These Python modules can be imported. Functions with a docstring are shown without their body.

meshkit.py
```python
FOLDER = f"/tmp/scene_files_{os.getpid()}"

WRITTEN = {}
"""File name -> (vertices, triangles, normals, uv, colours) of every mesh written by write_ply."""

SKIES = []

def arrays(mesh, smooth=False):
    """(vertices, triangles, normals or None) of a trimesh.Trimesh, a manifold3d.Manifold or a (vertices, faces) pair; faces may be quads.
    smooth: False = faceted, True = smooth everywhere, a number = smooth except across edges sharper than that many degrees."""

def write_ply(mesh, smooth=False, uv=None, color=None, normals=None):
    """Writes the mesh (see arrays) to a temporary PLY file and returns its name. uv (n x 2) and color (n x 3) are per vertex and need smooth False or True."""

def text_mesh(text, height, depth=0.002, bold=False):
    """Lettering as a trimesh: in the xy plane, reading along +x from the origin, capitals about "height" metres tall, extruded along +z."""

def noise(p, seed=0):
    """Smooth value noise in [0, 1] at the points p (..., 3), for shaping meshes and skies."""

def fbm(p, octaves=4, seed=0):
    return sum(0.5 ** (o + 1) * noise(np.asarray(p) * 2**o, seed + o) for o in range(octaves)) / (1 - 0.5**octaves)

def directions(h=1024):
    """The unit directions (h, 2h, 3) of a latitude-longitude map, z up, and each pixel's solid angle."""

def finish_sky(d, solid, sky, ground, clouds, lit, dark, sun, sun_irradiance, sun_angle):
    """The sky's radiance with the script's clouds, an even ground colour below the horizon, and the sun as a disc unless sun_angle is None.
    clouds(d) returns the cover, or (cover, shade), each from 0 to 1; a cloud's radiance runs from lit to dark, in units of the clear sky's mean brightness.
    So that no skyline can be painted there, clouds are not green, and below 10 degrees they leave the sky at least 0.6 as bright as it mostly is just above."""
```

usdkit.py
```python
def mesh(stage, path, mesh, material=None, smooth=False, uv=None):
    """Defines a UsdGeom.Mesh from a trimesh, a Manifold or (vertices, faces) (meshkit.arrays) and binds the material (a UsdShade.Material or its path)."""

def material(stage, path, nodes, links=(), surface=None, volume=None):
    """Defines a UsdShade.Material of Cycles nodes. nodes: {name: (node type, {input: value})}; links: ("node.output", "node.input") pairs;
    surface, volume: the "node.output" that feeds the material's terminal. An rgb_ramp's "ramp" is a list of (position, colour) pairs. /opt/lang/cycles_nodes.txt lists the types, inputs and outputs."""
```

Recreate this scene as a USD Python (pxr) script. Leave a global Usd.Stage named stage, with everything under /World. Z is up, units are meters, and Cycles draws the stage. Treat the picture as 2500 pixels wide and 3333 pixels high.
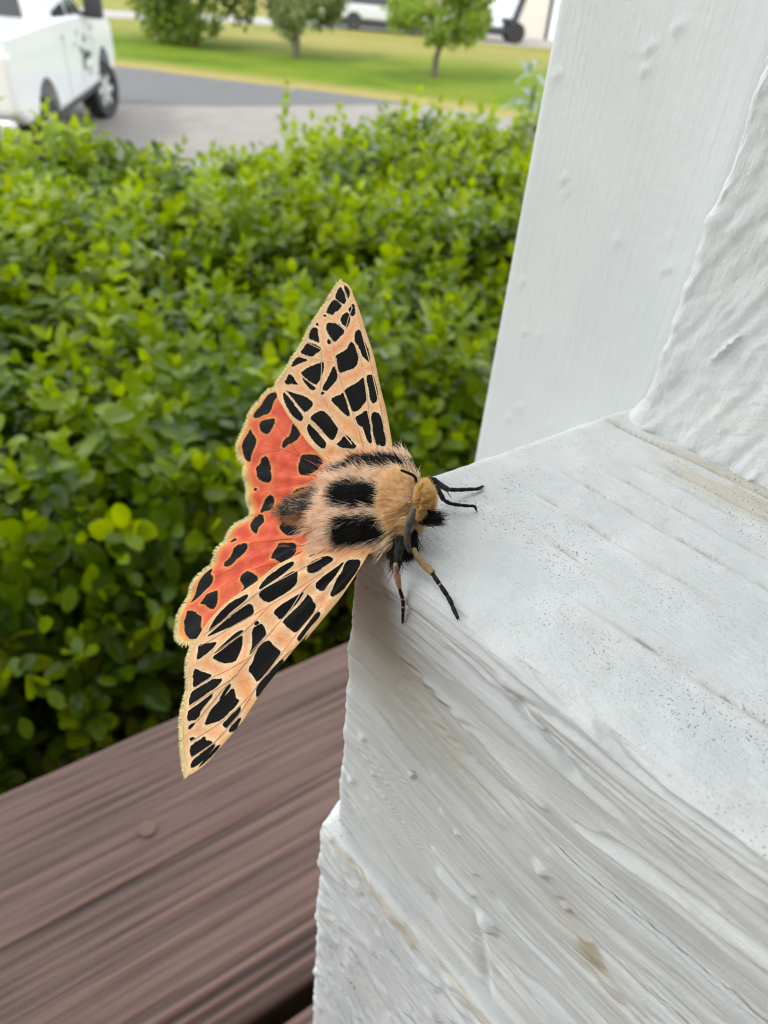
import math, json, random
import numpy as np
import trimesh, manifold3d as m3, usdkit, meshkit
from shapely.geometry import Polygon, Point, LineString
from shapely import contains_xy, distance as sh_distance, points as sh_points
from scipy.spatial import Delaunay
from pxr import Usd, UsdGeom, UsdLux, UsdShade, Gf, Sdf, Vt

random.seed(7); rng = np.random.default_rng(7)
stage = Usd.Stage.CreateInMemory()
UsdGeom.SetStageUpAxis(stage, 'Z'); UsdGeom.SetStageMetersPerUnit(stage, 1.0)
world = UsdGeom.Xform.Define(stage, '/World'); stage.SetDefaultPrim(world.GetPrim())
UsdGeom.Scope.Define(stage, '/World/Looks')
EYE = 2.65                                   # height of the lens above the driveway

# ------------------------------------------------------------------ camera
cam = UsdGeom.Camera.Define(stage, '/World/camera')
CW = np.array([[0.9954561, 0.0583096, 0.0752808], [-0.0952219, 0.6095725, 0.7869906], [0.0, -0.7905829, 0.612355]])
M = Gf.Matrix4d(1.0)
for i in range(3):
    M.SetRow(i, Gf.Vec4d(*[float(x) for x in CW[i]], 0))
M.SetRow(3, Gf.Vec4d(0, 0, EYE, 1))
cam.AddTransformOp().Set(M)
cam.CreateHorizontalApertureAttr(36.0); cam.CreateVerticalApertureAttr(48.0)
cam.CreateFocalLengthAttr(36.0 * 2302 / 2500)
cam.CreateFStopAttr(47.0); cam.CreateFocusDistanceAttr(0.0785)
cam.CreateClippingRangeAttr(Gf.Vec2f(0.004, 2000))
cam.CreateExposureAttr(1.55)

# ------------------------------------------------------------------ sky and sun (soft, hazy daylight from behind the house at the left)
SUN = np.array([-0.45, -0.62, 0.80]); SUN /= np.linalg.norm(SUN)
el, az = math.asin(SUN[2]), math.atan2(SUN[0], SUN[1])
sky_mat = usdkit.material(stage, '/World/Looks/sky', {
    's': ('sky_texture', {'sky_type': 'single_scattering', 'sun_disc': False, 'sun_elevation': el, 'sun_rotation': az, 'aerosol_density': 2.0}),
    'tc': ('texture_coordinate', {}),
    'n': ('noise_texture', {'scale': 2.2, 'detail': 5, 'roughness': 0.6}),
    'r': ('map_range', {'from_min': 0.25, 'from_max': 0.62, 'to_min': 0.35, 'to_max': 0.95, 'clamp': True}),
    'm': ('mix', {'color2': (5.8, 5.85, 5.7)}),
    'b': ('background_shader', {'strength': 0.15})},
    [('tc.generated', 'n.vector'), ('n.fac', 'r.value'), ('r.result', 'm.fac'), ('s.color', 'm.color1'), ('m.color', 'b.color')], surface='b.background')
dome = UsdLux.DomeLight.Define(stage, '/World/sky')
UsdShade.MaterialBindingAPI.Apply(dome.GetPrim()).Bind(sky_mat)
dome.GetPrim().SetCustomDataByKey('kind', 'structure'); dome.GetPrim().SetCustomDataByKey('label', 'pale hazy daytime sky')
sun = UsdLux.DistantLight.Define(stage, '/World/sun')
sun.CreateIntensityAttr(0.2); sun.CreateAngleAttr(9.0); sun.CreateNormalizeAttr(True); sun.CreateColorAttr(Gf.Vec3f(1.0, 0.95, 0.87))
zc = SUN; xc = np.cross([0, 0, 1.0], zc); xc /= np.linalg.norm(xc); yc = np.cross(zc, xc)
M = Gf.Matrix4d(1.0)
for i, r_ in enumerate((xc, yc, zc)):
    M.SetRow(i, Gf.Vec4d(*[float(x) for x in r_], 0))
sun.AddTransformOp().Set(M)

# ------------------------------------------------------------------ helpers
_used = {}
def path_for(name, parent='/World'):
    parent = str(parent.GetPath()) if hasattr(parent, 'GetPath') else parent
    k = (parent, name); n = _used.get(k, 0); _used[k] = n + 1
    return f'{parent}/{name}' + (f'_{n:03d}' if n else '')
def tag(p, label=None, category=None, group=None, kind=None):
    p = p.GetPrim() if hasattr(p, 'GetPrim') else p
    for k, v in (('label', label), ('category', category), ('group', group), ('kind', kind)):
        if v: p.SetCustomDataByKey(k, v)
    return p
def thing(name, label, category, loc=(0, 0, 0), rotz=0.0, group=None):
    x = UsdGeom.Xform.Define(stage, path_for(name))
    if any(loc): x.AddTranslateOp().Set(Gf.Vec3d(*map(float, loc)))
    if rotz: x.AddRotateZOp().Set(float(rotz))
    return tag(x, label, category, group)
def obj(name, mesh, mat, parent='/World', smooth=False, **kw):
    return usdkit.mesh(stage, path_for(name, parent), mesh, mat, smooth=smooth, **kw).GetPrim()
def primvar(prim, name, values, kind='float'):
    api = UsdGeom.PrimvarsAPI(prim)
    if kind == 'float':
        api.CreatePrimvar(name, Sdf.ValueTypeNames.FloatArray, 'vertex').Set(Vt.FloatArray.FromNumpy(np.asarray(values, np.float32)))
    else:
        api.CreatePrimvar(name, Sdf.ValueTypeNames.Color3fArray, 'vertex').Set(Vt.Vec3fArray.FromNumpy(np.asarray(values, np.float32)))
def mat(name, nodes, links=(), surface='p.BSDF'):
    return usdkit.material(stage, '/World/Looks/' + name, nodes, links, surface=surface)
def plain(name, color, rough=0.5, vary=0.0, scale=20.0, **kw):
    if not vary:
        return mat(name, {'p': ('principled_bsdf', {'base_color': color, 'roughness': rough, **kw})})
    lo = tuple(c * (1 - vary) for c in color); hi = tuple(min(1, c * (1 + vary)) for c in color)
    return mat(name, {'g': ('geometry', {}), 'n': ('noise_texture', {'scale': scale, 'detail': 5, 'roughness': 0.6}),
                      'r': ('rgb_ramp', {'ramp': [(0.3, lo), (0.7, hi)]}), 'p': ('principled_bsdf', {'roughness': rough, **kw})},
               [('g.position', 'n.vector'), ('n.fac', 'r.fac'), ('r.color', 'p.base_color')])
def box(x0, y0, z0, x1, y1, z1):
    b = trimesh.creation.box([x1 - x0, y1 - y0, z1 - z0]); b.apply_translation([(x0 + x1) / 2, (y0 + y1) / 2, (z0 + z1) / 2]); return b
def cat(ms): return trimesh.util.concatenate(ms)
def ball_hull(pts, r, seg=16):
    s = m3.Manifold.sphere(r, seg)
    return m3.Manifold.batch_hull([s.translate([float(c) for c in p]) for p in pts])
def bevel_box(x0, y0, z0, x1, y1, z1, r=0.01, seg=8):
    return tri(ball_hull([(x, y, z) for x in (x0 + r, x1 - r) for y in (y0 + r, y1 - r) for z in (z0 + r, z1 - r)], r, seg))
def tri(man):
    m = man.to_mesh(); return trimesh.Trimesh(m.vert_properties[:, :3], m.tri_verts, process=False)
def tube(pts, radii, sides=8, cap=True):
    p = np.asarray(pts, float); n = len(p); radii = np.broadcast_to(radii, (n,))
    t = np.gradient(p, axis=0); t /= np.linalg.norm(t, axis=1, keepdims=True) + 1e-12
    ref = np.array([0, 0, 1.0]) if abs(t[0][2]) < 0.9 else np.array([1.0, 0, 0])
    rows, a = [], np.cross(t[0], ref)
    for i in range(n):
        a = a - t[i] * (a @ t[i]); a /= np.linalg.norm(a); b = np.cross(t[i], a)
        ang = np.arange(sides) * 2 * np.pi / sides
        rows.append(p[i] + radii[i] * (np.cos(ang)[:, None] * a + np.sin(ang)[:, None] * b))
    v = np.concatenate(rows + [p[:1], p[-1:]]); f = []
    for i in range(n - 1):
        for j in range(sides):
            k = (j + 1) % sides; A, B, C_, D_ = i * sides + j, i * sides + k, (i + 1) * sides + k, (i + 1) * sides + j
            f += [(A, B, C_), (A, C_, D_)]
    if cap:
        for j in range(sides):
            k = (j + 1) % sides; f += [(len(v) - 2, k, j), (len(v) - 1, (n - 1) * sides + j, (n - 1) * sides + k)]
    return trimesh.Trimesh(v, f, process=False)
def spline(pts, n):
    p = np.asarray(pts, float); s = np.r_[0, np.cumsum(np.linalg.norm(np.diff(p, axis=0), axis=1))]
    from scipy.interpolate import PchipInterpolator
    return PchipInterpolator(s, p)(np.linspace(0, s[-1], n))
def ground_place(prim_points): return prim_points
def mm(v):                                    # millimetres from the lens -> world metres
    return np.asarray(v, float) / 1000 + np.array([0, 0, EYE])
def sm(x, a, b): t_ = np.clip((x - a) / (b - a), 0, 1); return t_ * t_ * (3 - 2 * t_)
noise, fbm = meshkit.noise, meshkit.fbm
def ridge(p, seed=0): return 1 - np.abs(2 * noise(p, seed) - 1)

# ------------------------------------------------------------------ materials
def attr_mat(name, nodes, links): return mat(name, nodes, links)
def make_white_paint(name, turn, grain):
    return mat(name, {
    'g': ('geometry', {}), 'st': ('attribute', {'attribute': 'stain'}), 'di': ('attribute', {'attribute': 'dirt'}),
    'n1': ('noise_texture', {'scale': 90, 'detail': 6, 'roughness': 0.6}),
    'r1': ('rgb_ramp', {'ramp': [(0.3, (0.67, 0.695, 0.70)), (0.7, (0.79, 0.81, 0.815))]}),
    'tan': ('rgb_ramp', {'ramp': [(0.0, (0.74, 0.66, 0.50)), (0.5, (0.58, 0.47, 0.30)), (1.0, (0.27, 0.185, 0.09))]}),
    'mx': ('mix', {}), 'md': ('mix', {'color2': (0.12, 0.115, 0.09)}),
    'map': ('mapping', {'scale': (4300, 4300, 4300)}), 'nv': ('noise_texture', {'scale': 1, 'detail': 1.5, 'roughness': 0.5}),
    'th': ('map_range', {'from_min': 0.635, 'from_max': 0.68, 'clamp': True}),
    'map2': ('mapping', {'scale': (130, 130, 130)}), 'nm': ('noise_texture', {'scale': 1, 'detail': 2}),
    'tm': ('map_range', {'from_min': 0.34, 'from_max': 0.56, 'clamp': True}),
    'sp': ('math', {'math_type': 'multiply'}), 'sp2': ('math', {'math_type': 'multiply'}), 'add': ('math', {'math_type': 'maximum', 'use_clamp': True}),
    'speck': ('attribute', {'attribute': 'speck'}),
    'nb': ('noise_texture', {'scale': 2600, 'detail': 4, 'roughness': 0.65}), 'bp': ('bump', {'strength': 0.5, 'distance': 0.0002}),
    'rot': ('mapping', {'rotation': (0, 0, turn)}), 'str': ('mapping', {'scale': grain}), 'ns': ('noise_texture', {'scale': 1, 'detail': 4, 'roughness': 0.6}),
    'bs': ('bump', {'strength': 0.55, 'distance': 0.0004}), 'p': ('principled_bsdf', {'roughness': 0.52, 'specular_ior_level': 0.35})},
    [('g.position', 'n1.vector'), ('n1.fac', 'r1.fac'), ('r1.color', 'mx.color1'), ('st.fac', 'tan.fac'), ('tan.color', 'mx.color2'), ('st.fac', 'mx.fac'),
     ('mx.color', 'md.color1'), ('g.position', 'map.vector'), ('map.vector', 'nv.vector'), ('nv.fac', 'th.value'),
     ('g.position', 'map2.vector'), ('map2.vector', 'nm.vector'), ('nm.fac', 'tm.value'),
     ('th.result', 'sp.value1'), ('tm.result', 'sp.value2'), ('sp.value', 'sp2.value1'), ('speck.fac', 'sp2.value2'),
     ('sp2.value', 'add.value1'), ('di.fac', 'add.value2'), ('add.value', 'md.fac'), ('md.color', 'p.base_color'),
     ('g.position', 'nb.vector'), ('nb.fac', 'bp.height'), ('g.position', 'rot.vector'), ('rot.vector', 'str.vector'), ('str.vector', 'ns.vector'), ('ns.fac', 'bs.height'), ('bp.normal', 'bs.normal'), ('bs.normal', 'p.normal')])
white_paint = make_white_paint('white_paint', 0.761, (110, 1500, 1500))
post_paint = make_white_paint('brushed_white_paint', 0.761, (900, 900, 150))
smooth_white = mat('smooth_white_paint', {
    'g': ('geometry', {}), 'n1': ('noise_texture', {'scale': 60, 'detail': 5}),
    'r1': ('rgb_ramp', {'ramp': [(0.3, (0.66, 0.69, 0.70)), (0.7, (0.71, 0.74, 0.75))]}),
    'map': ('mapping', {'scale': (900, 900, 22)}), 'nb': ('noise_texture', {'scale': 1, 'detail': 4, 'roughness': 0.55}),
    'nb2': ('noise_texture', {'scale': 600, 'detail': 3}), 'mul': ('math', {'math_type': 'multiply_add', 'value2': 0.6}),
    'bp': ('bump', {'strength': 0.5, 'distance': 0.0004}), 'p': ('principled_bsdf', {'roughness': 0.4})},
    [('g.position', 'n1.vector'), ('n1.fac', 'r1.fac'), ('r1.color', 'p.base_color'), ('g.position', 'map.vector'), ('map.vector', 'nb.vector'),
     ('g.position', 'nb2.vector'), ('nb2.fac', 'mul.value1'), ('nb.fac', 'mul.value3'), ('mul.value', 'bp.height'), ('bp.normal', 'p.normal')])

# ------------------------------------------------------------------ ground, driveway, road (far, seen over the hedge)
DH, DN = np.array([0.8, 0.6, 0]), np.array([-0.6, 0.8, 0])           # along the porch edge, and out from it
grass_mat = mat('lawn', {
    'g': ('geometry', {}), 'n': ('noise_texture', {'scale': 0.35, 'detail': 6, 'roughness': 0.62}), 'n2': ('noise_texture', {'scale': 14, 'detail': 4}),
    'rg2': ('rgb_ramp', {'ramp': [(0.2, (0.2, 0.2, 0.2)), (0.8, (0.8, 0.8, 0.8))]}), 'dr': ('attribute', {'attribute': 'dry'}),
    'r': ('rgb_ramp', {'ramp': [(0.25, (0.055, 0.095, 0.008)), (0.5, (0.10, 0.155, 0.011)), (0.75, (0.16, 0.165, 0.026))]}),
    'm': ('mix', {'color2': (0.27, 0.215, 0.085)}), 'm2': ('mix', {'mix_type': 'overlay', 'fac': 0.35}), 'p': ('principled_bsdf', {'roughness': 0.95, 'specular_ior_level': 0.05})},
    [('g.position', 'n.vector'), ('g.position', 'n2.vector'), ('n.fac', 'r.fac'), ('r.color', 'm.color1'), ('dr.fac', 'm.fac'), ('m.color', 'm2.color1'), ('n2.fac', 'rg2.fac'), ('rg2.color', 'm2.color2'), ('m2.color', 'p.base_color')])
asphalt = plain('asphalt', (0.092, 0.094, 0.098), 0.9, 0.12, 3)
pad_mat = plain('pale_concrete', (0.195, 0.18, 0.165), 0.9, 0.12, 2)
mulch = plain('bark_mulch', (0.055, 0.045, 0.036), 0.95, 0.5, 60)

def ground_z(x, y):
    n = -0.6 * x + 0.8 * y
    return 1.65 * (1 - sm(n, 2.0, 7.0))
drive_edge = np.array([(-60, 14.5), (-30, 16.0), (-11.5, 19.9), (-8.2, 21.1), (-7.0, 21.0), (-6.1, 20.7), (-4.47, 20.4), (-2.92, 20.25), (-1.3, 19.85), (0.2, 19.5), (1.6, 19.1), (2.3, 18.9), (12, 15.5), (60, 0)])
def ground_mesh():
    xs = np.unique(np.r_[np.linspace(-700, -40, 20), np.linspace(-40, 40, 161), np.linspace(40, 700, 20)])
    ys = np.unique(np.r_[np.linspace(-120, -5, 12), np.linspace(-5, 70, 151), np.linspace(70, 900, 20)])
    X, Y = np.meshgrid(xs, ys, indexing='ij'); Z = ground_z(X, Y)
    v = np.stack([X, Y, Z], -1).reshape(-1, 3); i, j = np.meshgrid(np.arange(len(xs) - 1), np.arange(len(ys) - 1), indexing='ij')
    k = len(ys); q = np.stack([i * k + j, (i + 1) * k + j, (i + 1) * k + j + 1, i * k + j + 1], -1).reshape(-1, 4)
    return v, q
gv, gq = ground_mesh()
g = obj('lawn', (gv, gq), grass_mat, smooth=True); tag(g, kind='structure')
edge_y = np.interp(gv[:, 0], drive_edge[:, 0], drive_edge[:, 1])
primvar(g, 'dry', 0.9 * (1 - sm(gv[:, 1] - edge_y, 0.3, 2.2)) + 0.55 * sm(gv[:, 1], 27, 33) * (0.4 + fbm(gv / 3.0, 3, 5)))
def sheet(name, poly, z, m, kind='structure'):
    v2, f2 = trimesh.creation.triangulate_polygon(Polygon(poly), engine='earcut')
    v = np.c_[v2, np.full(len(v2), z)]
    nz = np.cross(v[f2[:, 1]] - v[f2[:, 0]], v[f2[:, 2]] - v[f2[:, 0]])[:, 2]; f2 = np.where(nz[:, None] < 0, f2[:, ::-1], f2)
    return tag(obj(name, (v, f2), m), kind=kind)
sheet('driveway', [tuple(p) for p in drive_edge[1:-1]] + [(12, 12), (-4, 9.4), (-10, 9.4), (-30, 9.4)], 0.004, asphalt)
sheet('parking_pad', [(-14, 11.0), (-9.0, 14.2), (-6.6, 15.6), (-4.3, 16.6), (-2.24, 18.0), (-0.6, 19.2), (0.2, 19.44), (0.9, 19.3), (1.6, 19.05), (2.3, 18.85), (7, 17.1), (7, 12), (-2, 9.6), (-8, 9.4), (-14, 9.4)], 0.008, pad_mat)
sheet('road', [(-60, 22), (-13.0, 34.6), (-10.1, 37.3), (-8.0, 38.3), (30, 56), (30, 61), (-9, 42.5), (-13.5, 38.6), (-60, 26)], 0.006, plain('road_concrete', (0.26, 0.25, 0.24), 0.9, 0.1, 1))
sheet('yard_apron', [(2.2, 39.8), (4.1, 39.7), (9.0, 42.6), (9, 52), (-7, 52), (-5, 46.5), (1.0, 42.0)], 0.005, plain('apron_gravel', (0.26, 0.24, 0.22), 0.9, 0.1, 1))

# ------------------------------------------------------------------ white painted porch post with its two-tier plinth (the moth sits on its corner)
FD = np.array([0.7243, -0.6895, 0]); FN = np.array([-0.6895, -0.7243, 0])     # along the front face, and out of it
FQ = np.array([6.0, 52.3, 0]); ZT = -51.2
def loc3(p):                                     # a along the front, e into the block, z
    r = np.asarray(p, float) - FQ; return r @ FD, -(r @ FN), np.asarray(p)[:, 2]
BE = np.array([0.79, 0.61, 0])
P0 = np.array([-3.0, 60.9, 0]); P1 = np.array([4.0, 74.0, 0])
PL = [P0, FQ + 75 * FD, FQ + 75 * FD - 95 * FN, P1 + 75 * BE, P1]
def inset(poly, d): 
    q = Polygon([tuple(p[:2]) for p in poly]).buffer(d, join_style=2); return np.array(q.exterior.coords)[:-1]
def prism(poly, z0, z1, r, edge, seg=20):
    pl = inset(poly, -r)
    h = ball_hull([(x, y, z) for x, y in pl for z in (z0 + r, z1 - r)], r, seg)
    m = h.refine_to_length(edge) if edge else h
    return tri(m)
def stretched(a, b, sa, sb, w=None, seed=0, octv=4):
    return fbm(np.stack([a / sa, b / sb, np.zeros_like(a) if w is None else w], -1), octv, seed) - 0.5
def gauss_line(a, z, p, q, w):
    """1 on the segment p-q, falling off over w."""
    p, q = np.array(p, float), np.array(q, float); d = q - p; t = np.clip(((a - p[0]) * d[0] + (z - p[1]) * d[1]) / (d @ d), 0, 1)
    return np.exp(-(((a - p[0] - t * d[0]) ** 2 + (z - p[1] - t * d[1]) ** 2) / w ** 2))
def paint_block(m, top_tier):
    v = np.array(m.vertices); n = trimesh.Trimesh(v, m.faces, process=False).vertex_normals
    a, e, z = loc3(v)
    wf = sm(n @ FN, 0.35, 0.9); wt = sm(n[:, 2], 0.35, 0.9); ws = 1 - np.maximum(wf, wt)
    bend = 2.6 * (fbm(np.stack([a / 22, z / 30, e * 0], -1), 2, 5) - 0.5)
    fan = 0.25 * (z - ZT) * np.exp(-((a + 12) / 14) ** 2) * 0.6
    zz = z + bend + fan
    # front: long grain ridges, sharper cracks in the paint, brush lumps
    f = 0.55 * stretched(a, zz, 46, 3.6, seed=1, octv=3) + 0.40 * stretched(a, zz, 32, 1.3, seed=2, octv=3) + 0.18 * stretched(a, zz, 6, 0.75, seed=3, octv=2)
    cr = ridge(np.stack([a / 34, zz / 4.2, a * 0 + 3.3], -1), 8); cr2 = ridge(np.stack([a / 26, zz / 2.3, a * 0 + 8.3], -1), 9)
    pres = sm(noise(np.stack([a / 15, zz / 5, a * 0], -1), 4), 0.40, 0.58); pres2 = sm(noise(np.stack([a / 11, zz / 3, a * 0], -1), 44), 0.45, 0.62)
    f *= 1.35
    f -= 0.60 * sm(cr, 0.90, 0.985) * pres + 0.40 * sm(cr2, 0.88, 0.98) * pres2
    f += 0.26 * sm(cr, 0.78, 0.89) * (1 - sm(cr, 0.89, 0.93)) * pres
    f += (0.5 * gauss_line(a, z, (1, -63.5), (18, -66.5), 0.5) + 0.45 * gauss_line(a, z, (-11, -77.5), (1, -80.5), 0.5) - 0.45 * gauss_line(a, z, (-9, -78.6), (6, -83.5), 0.55)
          - 0.4 * gauss_line(a, z, (-2, -66), (20, -72.5), 0.4) - 0.35 * gauss_line(a, z, (3, -57), (34, -61), 0.6) + 0.4 * gauss_line(a, z, (10, -54.6), (50, -56), 0.7)
          - 0.5 * gauss_line(a, z, (16, -57.2), (19.5, -59.6), 0.5) + 0.5 * gauss_line(a, z, (7, -92.3), (14, -93), 0.4) - 0.5 * gauss_line(a, z, (14, -89.5), (33, -92), 0.5))
    f -= 0.6 * gauss_line(a, z, (14.8, -96), (20.6, -112.5), 0.9) * sm(-z, 95, 104) ; f += 0.9 * gauss_line(a, z, (9, -96.8), (17.5, -96.2), 0.9) + 0.8 * gauss_line(a, z, (16.5, -96), (34, -103), 0.8)
    f -= 0.6 * gauss_line(a, z, (24, -78.3), (34, -85.5), 0.55) + 0.35 * gauss_line(a, z, (25.4, -80.5), (29.5, -84), 1.6)
    for (ca, cz, rr, hh) in [(-8.2, -84.5, 0.5, 0.5), (1.2, -81.8, 0.5, 0.9), (20.5, -76.3, 0.9, 0.9), (-9.6, -96.5, 0.6, 0.6), (9.5, -84.6, 0.4, 0.5), (-5.5, -90.0, 0.5, 0.5), (24.5, -79.0, 0.7, 0.6)]:
        f += hh * np.exp(-((a - ca) ** 2 + (z - cz) ** 2) / rr ** 2)
    if not top_tier:
        lump = sm(fbm(np.stack([a / 4.0, z / 2.2, a * 0 + 2], -1), 3, 31), 0.5, 0.75)
        f += 0.35 * lump - 0.2 + 0.7 * stretched(a, zz + 0.12 * a, 16, 1.2, seed=13, octv=3)
    # top: fine grain with a few open cracks running along the board
    t = 0.30 * stretched(e + 1.5 * stretched(a, e, 30, 30, seed=6, octv=2), a, 3.2, 30, seed=9, octv=3) + 0.16 * (fbm(np.stack([a / 2.2, e / 1.6, a * 0 + 5], -1), 3, 14) - 0.5) + 0.30 * (fbm(np.stack([a / 9, e / 8, a * 0 + 1], -1), 2, 15) - 0.5)
    ee = e + 1.6 * (fbm(np.stack([a / 16, e / 40, a * 0 + 4], -1), 3, 17) - 0.5)
    crack = np.zeros(len(v))
    for k, (ec, a0, a1, dp) in enumerate([(17.2, -9, 16, 0.5), (23.5, -7, 22, 0.5), (30.0, -8, 30, 0.55), (35.2, -4, 26, 0.4), (12.0, 8, 50, 0.3), (40.2, -2, 40, 0.5)]):
        w = np.exp(-((ee - ec) / 0.34) ** 2) * sm(a, a0, a0 + 5) * (1 - sm(a, a1 - 8, a1)) * (0.35 + 0.65 * sm(noise(np.stack([a / 2.5, a * 0 + k, a * 0], -1), 40), 0.3, 0.6))
        crack = np.maximum(crack, w); t -= dp * w; t += 0.28 * np.exp(-((ee - ec + 0.9) / 0.7) ** 2) * sm(a, a0, a0 + 5) * (1 - sm(a, a1 - 8, a1))
    fil = np.exp(-np.maximum(57.6 - e, 0) / 2.2)
    seamc = np.exp(-((ee - 47.6 - 0.02 * a) / 0.4) ** 2) + 0.8 * np.exp(-((ee - 43.2) / 0.4) ** 2) * sm(a, 0, 6)
    t -= 0.8 * np.clip(seamc, 0, 1)
    s_ = 0.7 * (fbm(v / 5.0, 3, 12) - 0.5) + 0.3 * (fbm(v / 1.4, 2, 19) - 0.5)
    disp = wf * f + wt * t + ws * s_
    lip = 0.5 * np.exp(-((z - ZT + 1.2) / 1.6) ** 2) * (fbm(np.stack([a / 6, e / 6, a * 0], -1), 3, 23) - 0.35)
    disp = disp + (lip if top_tier else 0)
    v = v + n * disp[:, None]
    cr = cr * 1.0
    # the stains and the grime sit on the paint and stay where they are
    pn = fbm(np.stack([a / 5, z / 2.5, e / 5], -1), 4, 50); st = np.zeros(len(v))
    st = np.maximum(st, wf * 0.75 * gauss_line(a, z, (24.4, -79.2), (29.4, -83.6), 2.1) * sm(pn, 0.25, 0.5))
    st = np.maximum(st, wf * 0.28 * gauss_line(a, z, (25, -79.5), (33, -86.5), 2.6))
    st = np.maximum(st, wf * 0.07 * sm(fbm(np.stack([a / 16, z / 9, a * 0], -1), 3, 52), 0.52, 0.7))
    st = np.maximum(st, wf * 0.30 * gauss_line(a, z, (-6, -60), (10, -73), 3.5) * sm(pn, 0.3, 0.6))
    st = np.maximum(st, wf * 0.55 * (gauss_line(a, z, (-11, -113.5), (8, -116.5), 2.0) + gauss_line(a, z, (8, -112), (23, -115), 1.6)) * sm(pn, 0.3, 0.55))
    st = np.maximum(st, wt * (0.18 + 0.30 * sm(fbm(np.stack([a / 7, e / 1.1, a * 0], -1), 3, 58), 0.42, 0.66)) * sm(e + 3 * (pn - 0.5), 38.0, 44.0) * sm(a, -7, 3))
    st = np.maximum(st, wt * 0.8 * np.clip(seamc, 0, 1) * 0.9); st = np.maximum(st, wt * 0.4 * crack)
    st = np.maximum(st, wt * 0.10 * sm(fbm(np.stack([a / 20, e / 12, a * 0], -1), 3, 54), 0.5, 0.7))
    di = np.maximum(wt * 0.62 * sm(crack, 0.6, 0.95) * sm(noise(np.stack([a / 1.3, e, a * 0], -1), 60), 0.45, 0.7), wt * 0.5 * sm(seamc, 0.8, 1.0) * sm(noise(np.stack([a / 3, e, a * 0], -1), 61), 0.35, 0.6))
    di = np.maximum(di, wf * (0.5 * sm(cr, 0.96, 0.995) * pres * sm(noise(np.stack([a / 8, zz / 6, a * 0], -1), 62), 0.4, 0.65) + 0.25 * sm(cr2, 0.96, 0.995) * pres2))
    speck = wt * (0.35 + 0.65 * sm(fbm(np.stack([a / 18, e / 14, a * 0 + 3], -1), 2, 64), 0.38, 0.6)) + 0.10 * wf
    return v, st, di, speck
post = thing('porch_post', 'rough white-painted wooden porch post on a thick two-tier plinth, the moth on its corner', 'post')
def fine_prism(poly, z0, z1, r, edge, zcut=None):
    """The block, finely divided where the photograph looks at it and coarsely behind."""
    pl = inset(poly, -r); h = ball_hull([(x, y, z) for x, y in pl for z in (z0 + r, z1 - r)], r, 24); rest = []
    for nv, off in ((tuple(map(float, -FD)), float(-(FQ @ FD) - 47)), (tuple(map(float, FN)), float(FQ @ FN - 58))) + ((((0.0, 0.0, 1.0), zcut),) if zcut else ()):
        h, back = h.split_by_plane(nv, off); rest.append(tri(back.refine_to_length(3.0)))
    return cat([tri(h.refine_to_length(edge))] + rest)
def put_painted(name, m, parent, top_tier):
    v, st, di, sp = paint_block(m, top_tier)
    o = obj(name, (mm(v), m.faces), white_paint, parent, smooth=True)
    for k, x in (('stain', st), ('dirt', di), ('speck', sp)): primvar(o, k, x)
    return o
put_painted('upper_block', fine_prism(PL, -113.4, ZT, 1.5, 0.31), post, True)
put_painted('lower_block', fine_prism(list(np.c_[inset(PL, 2.3), np.zeros(5)]), -304.6, -113.6, 1.5, 0.42, -225.0), post, False)
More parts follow.
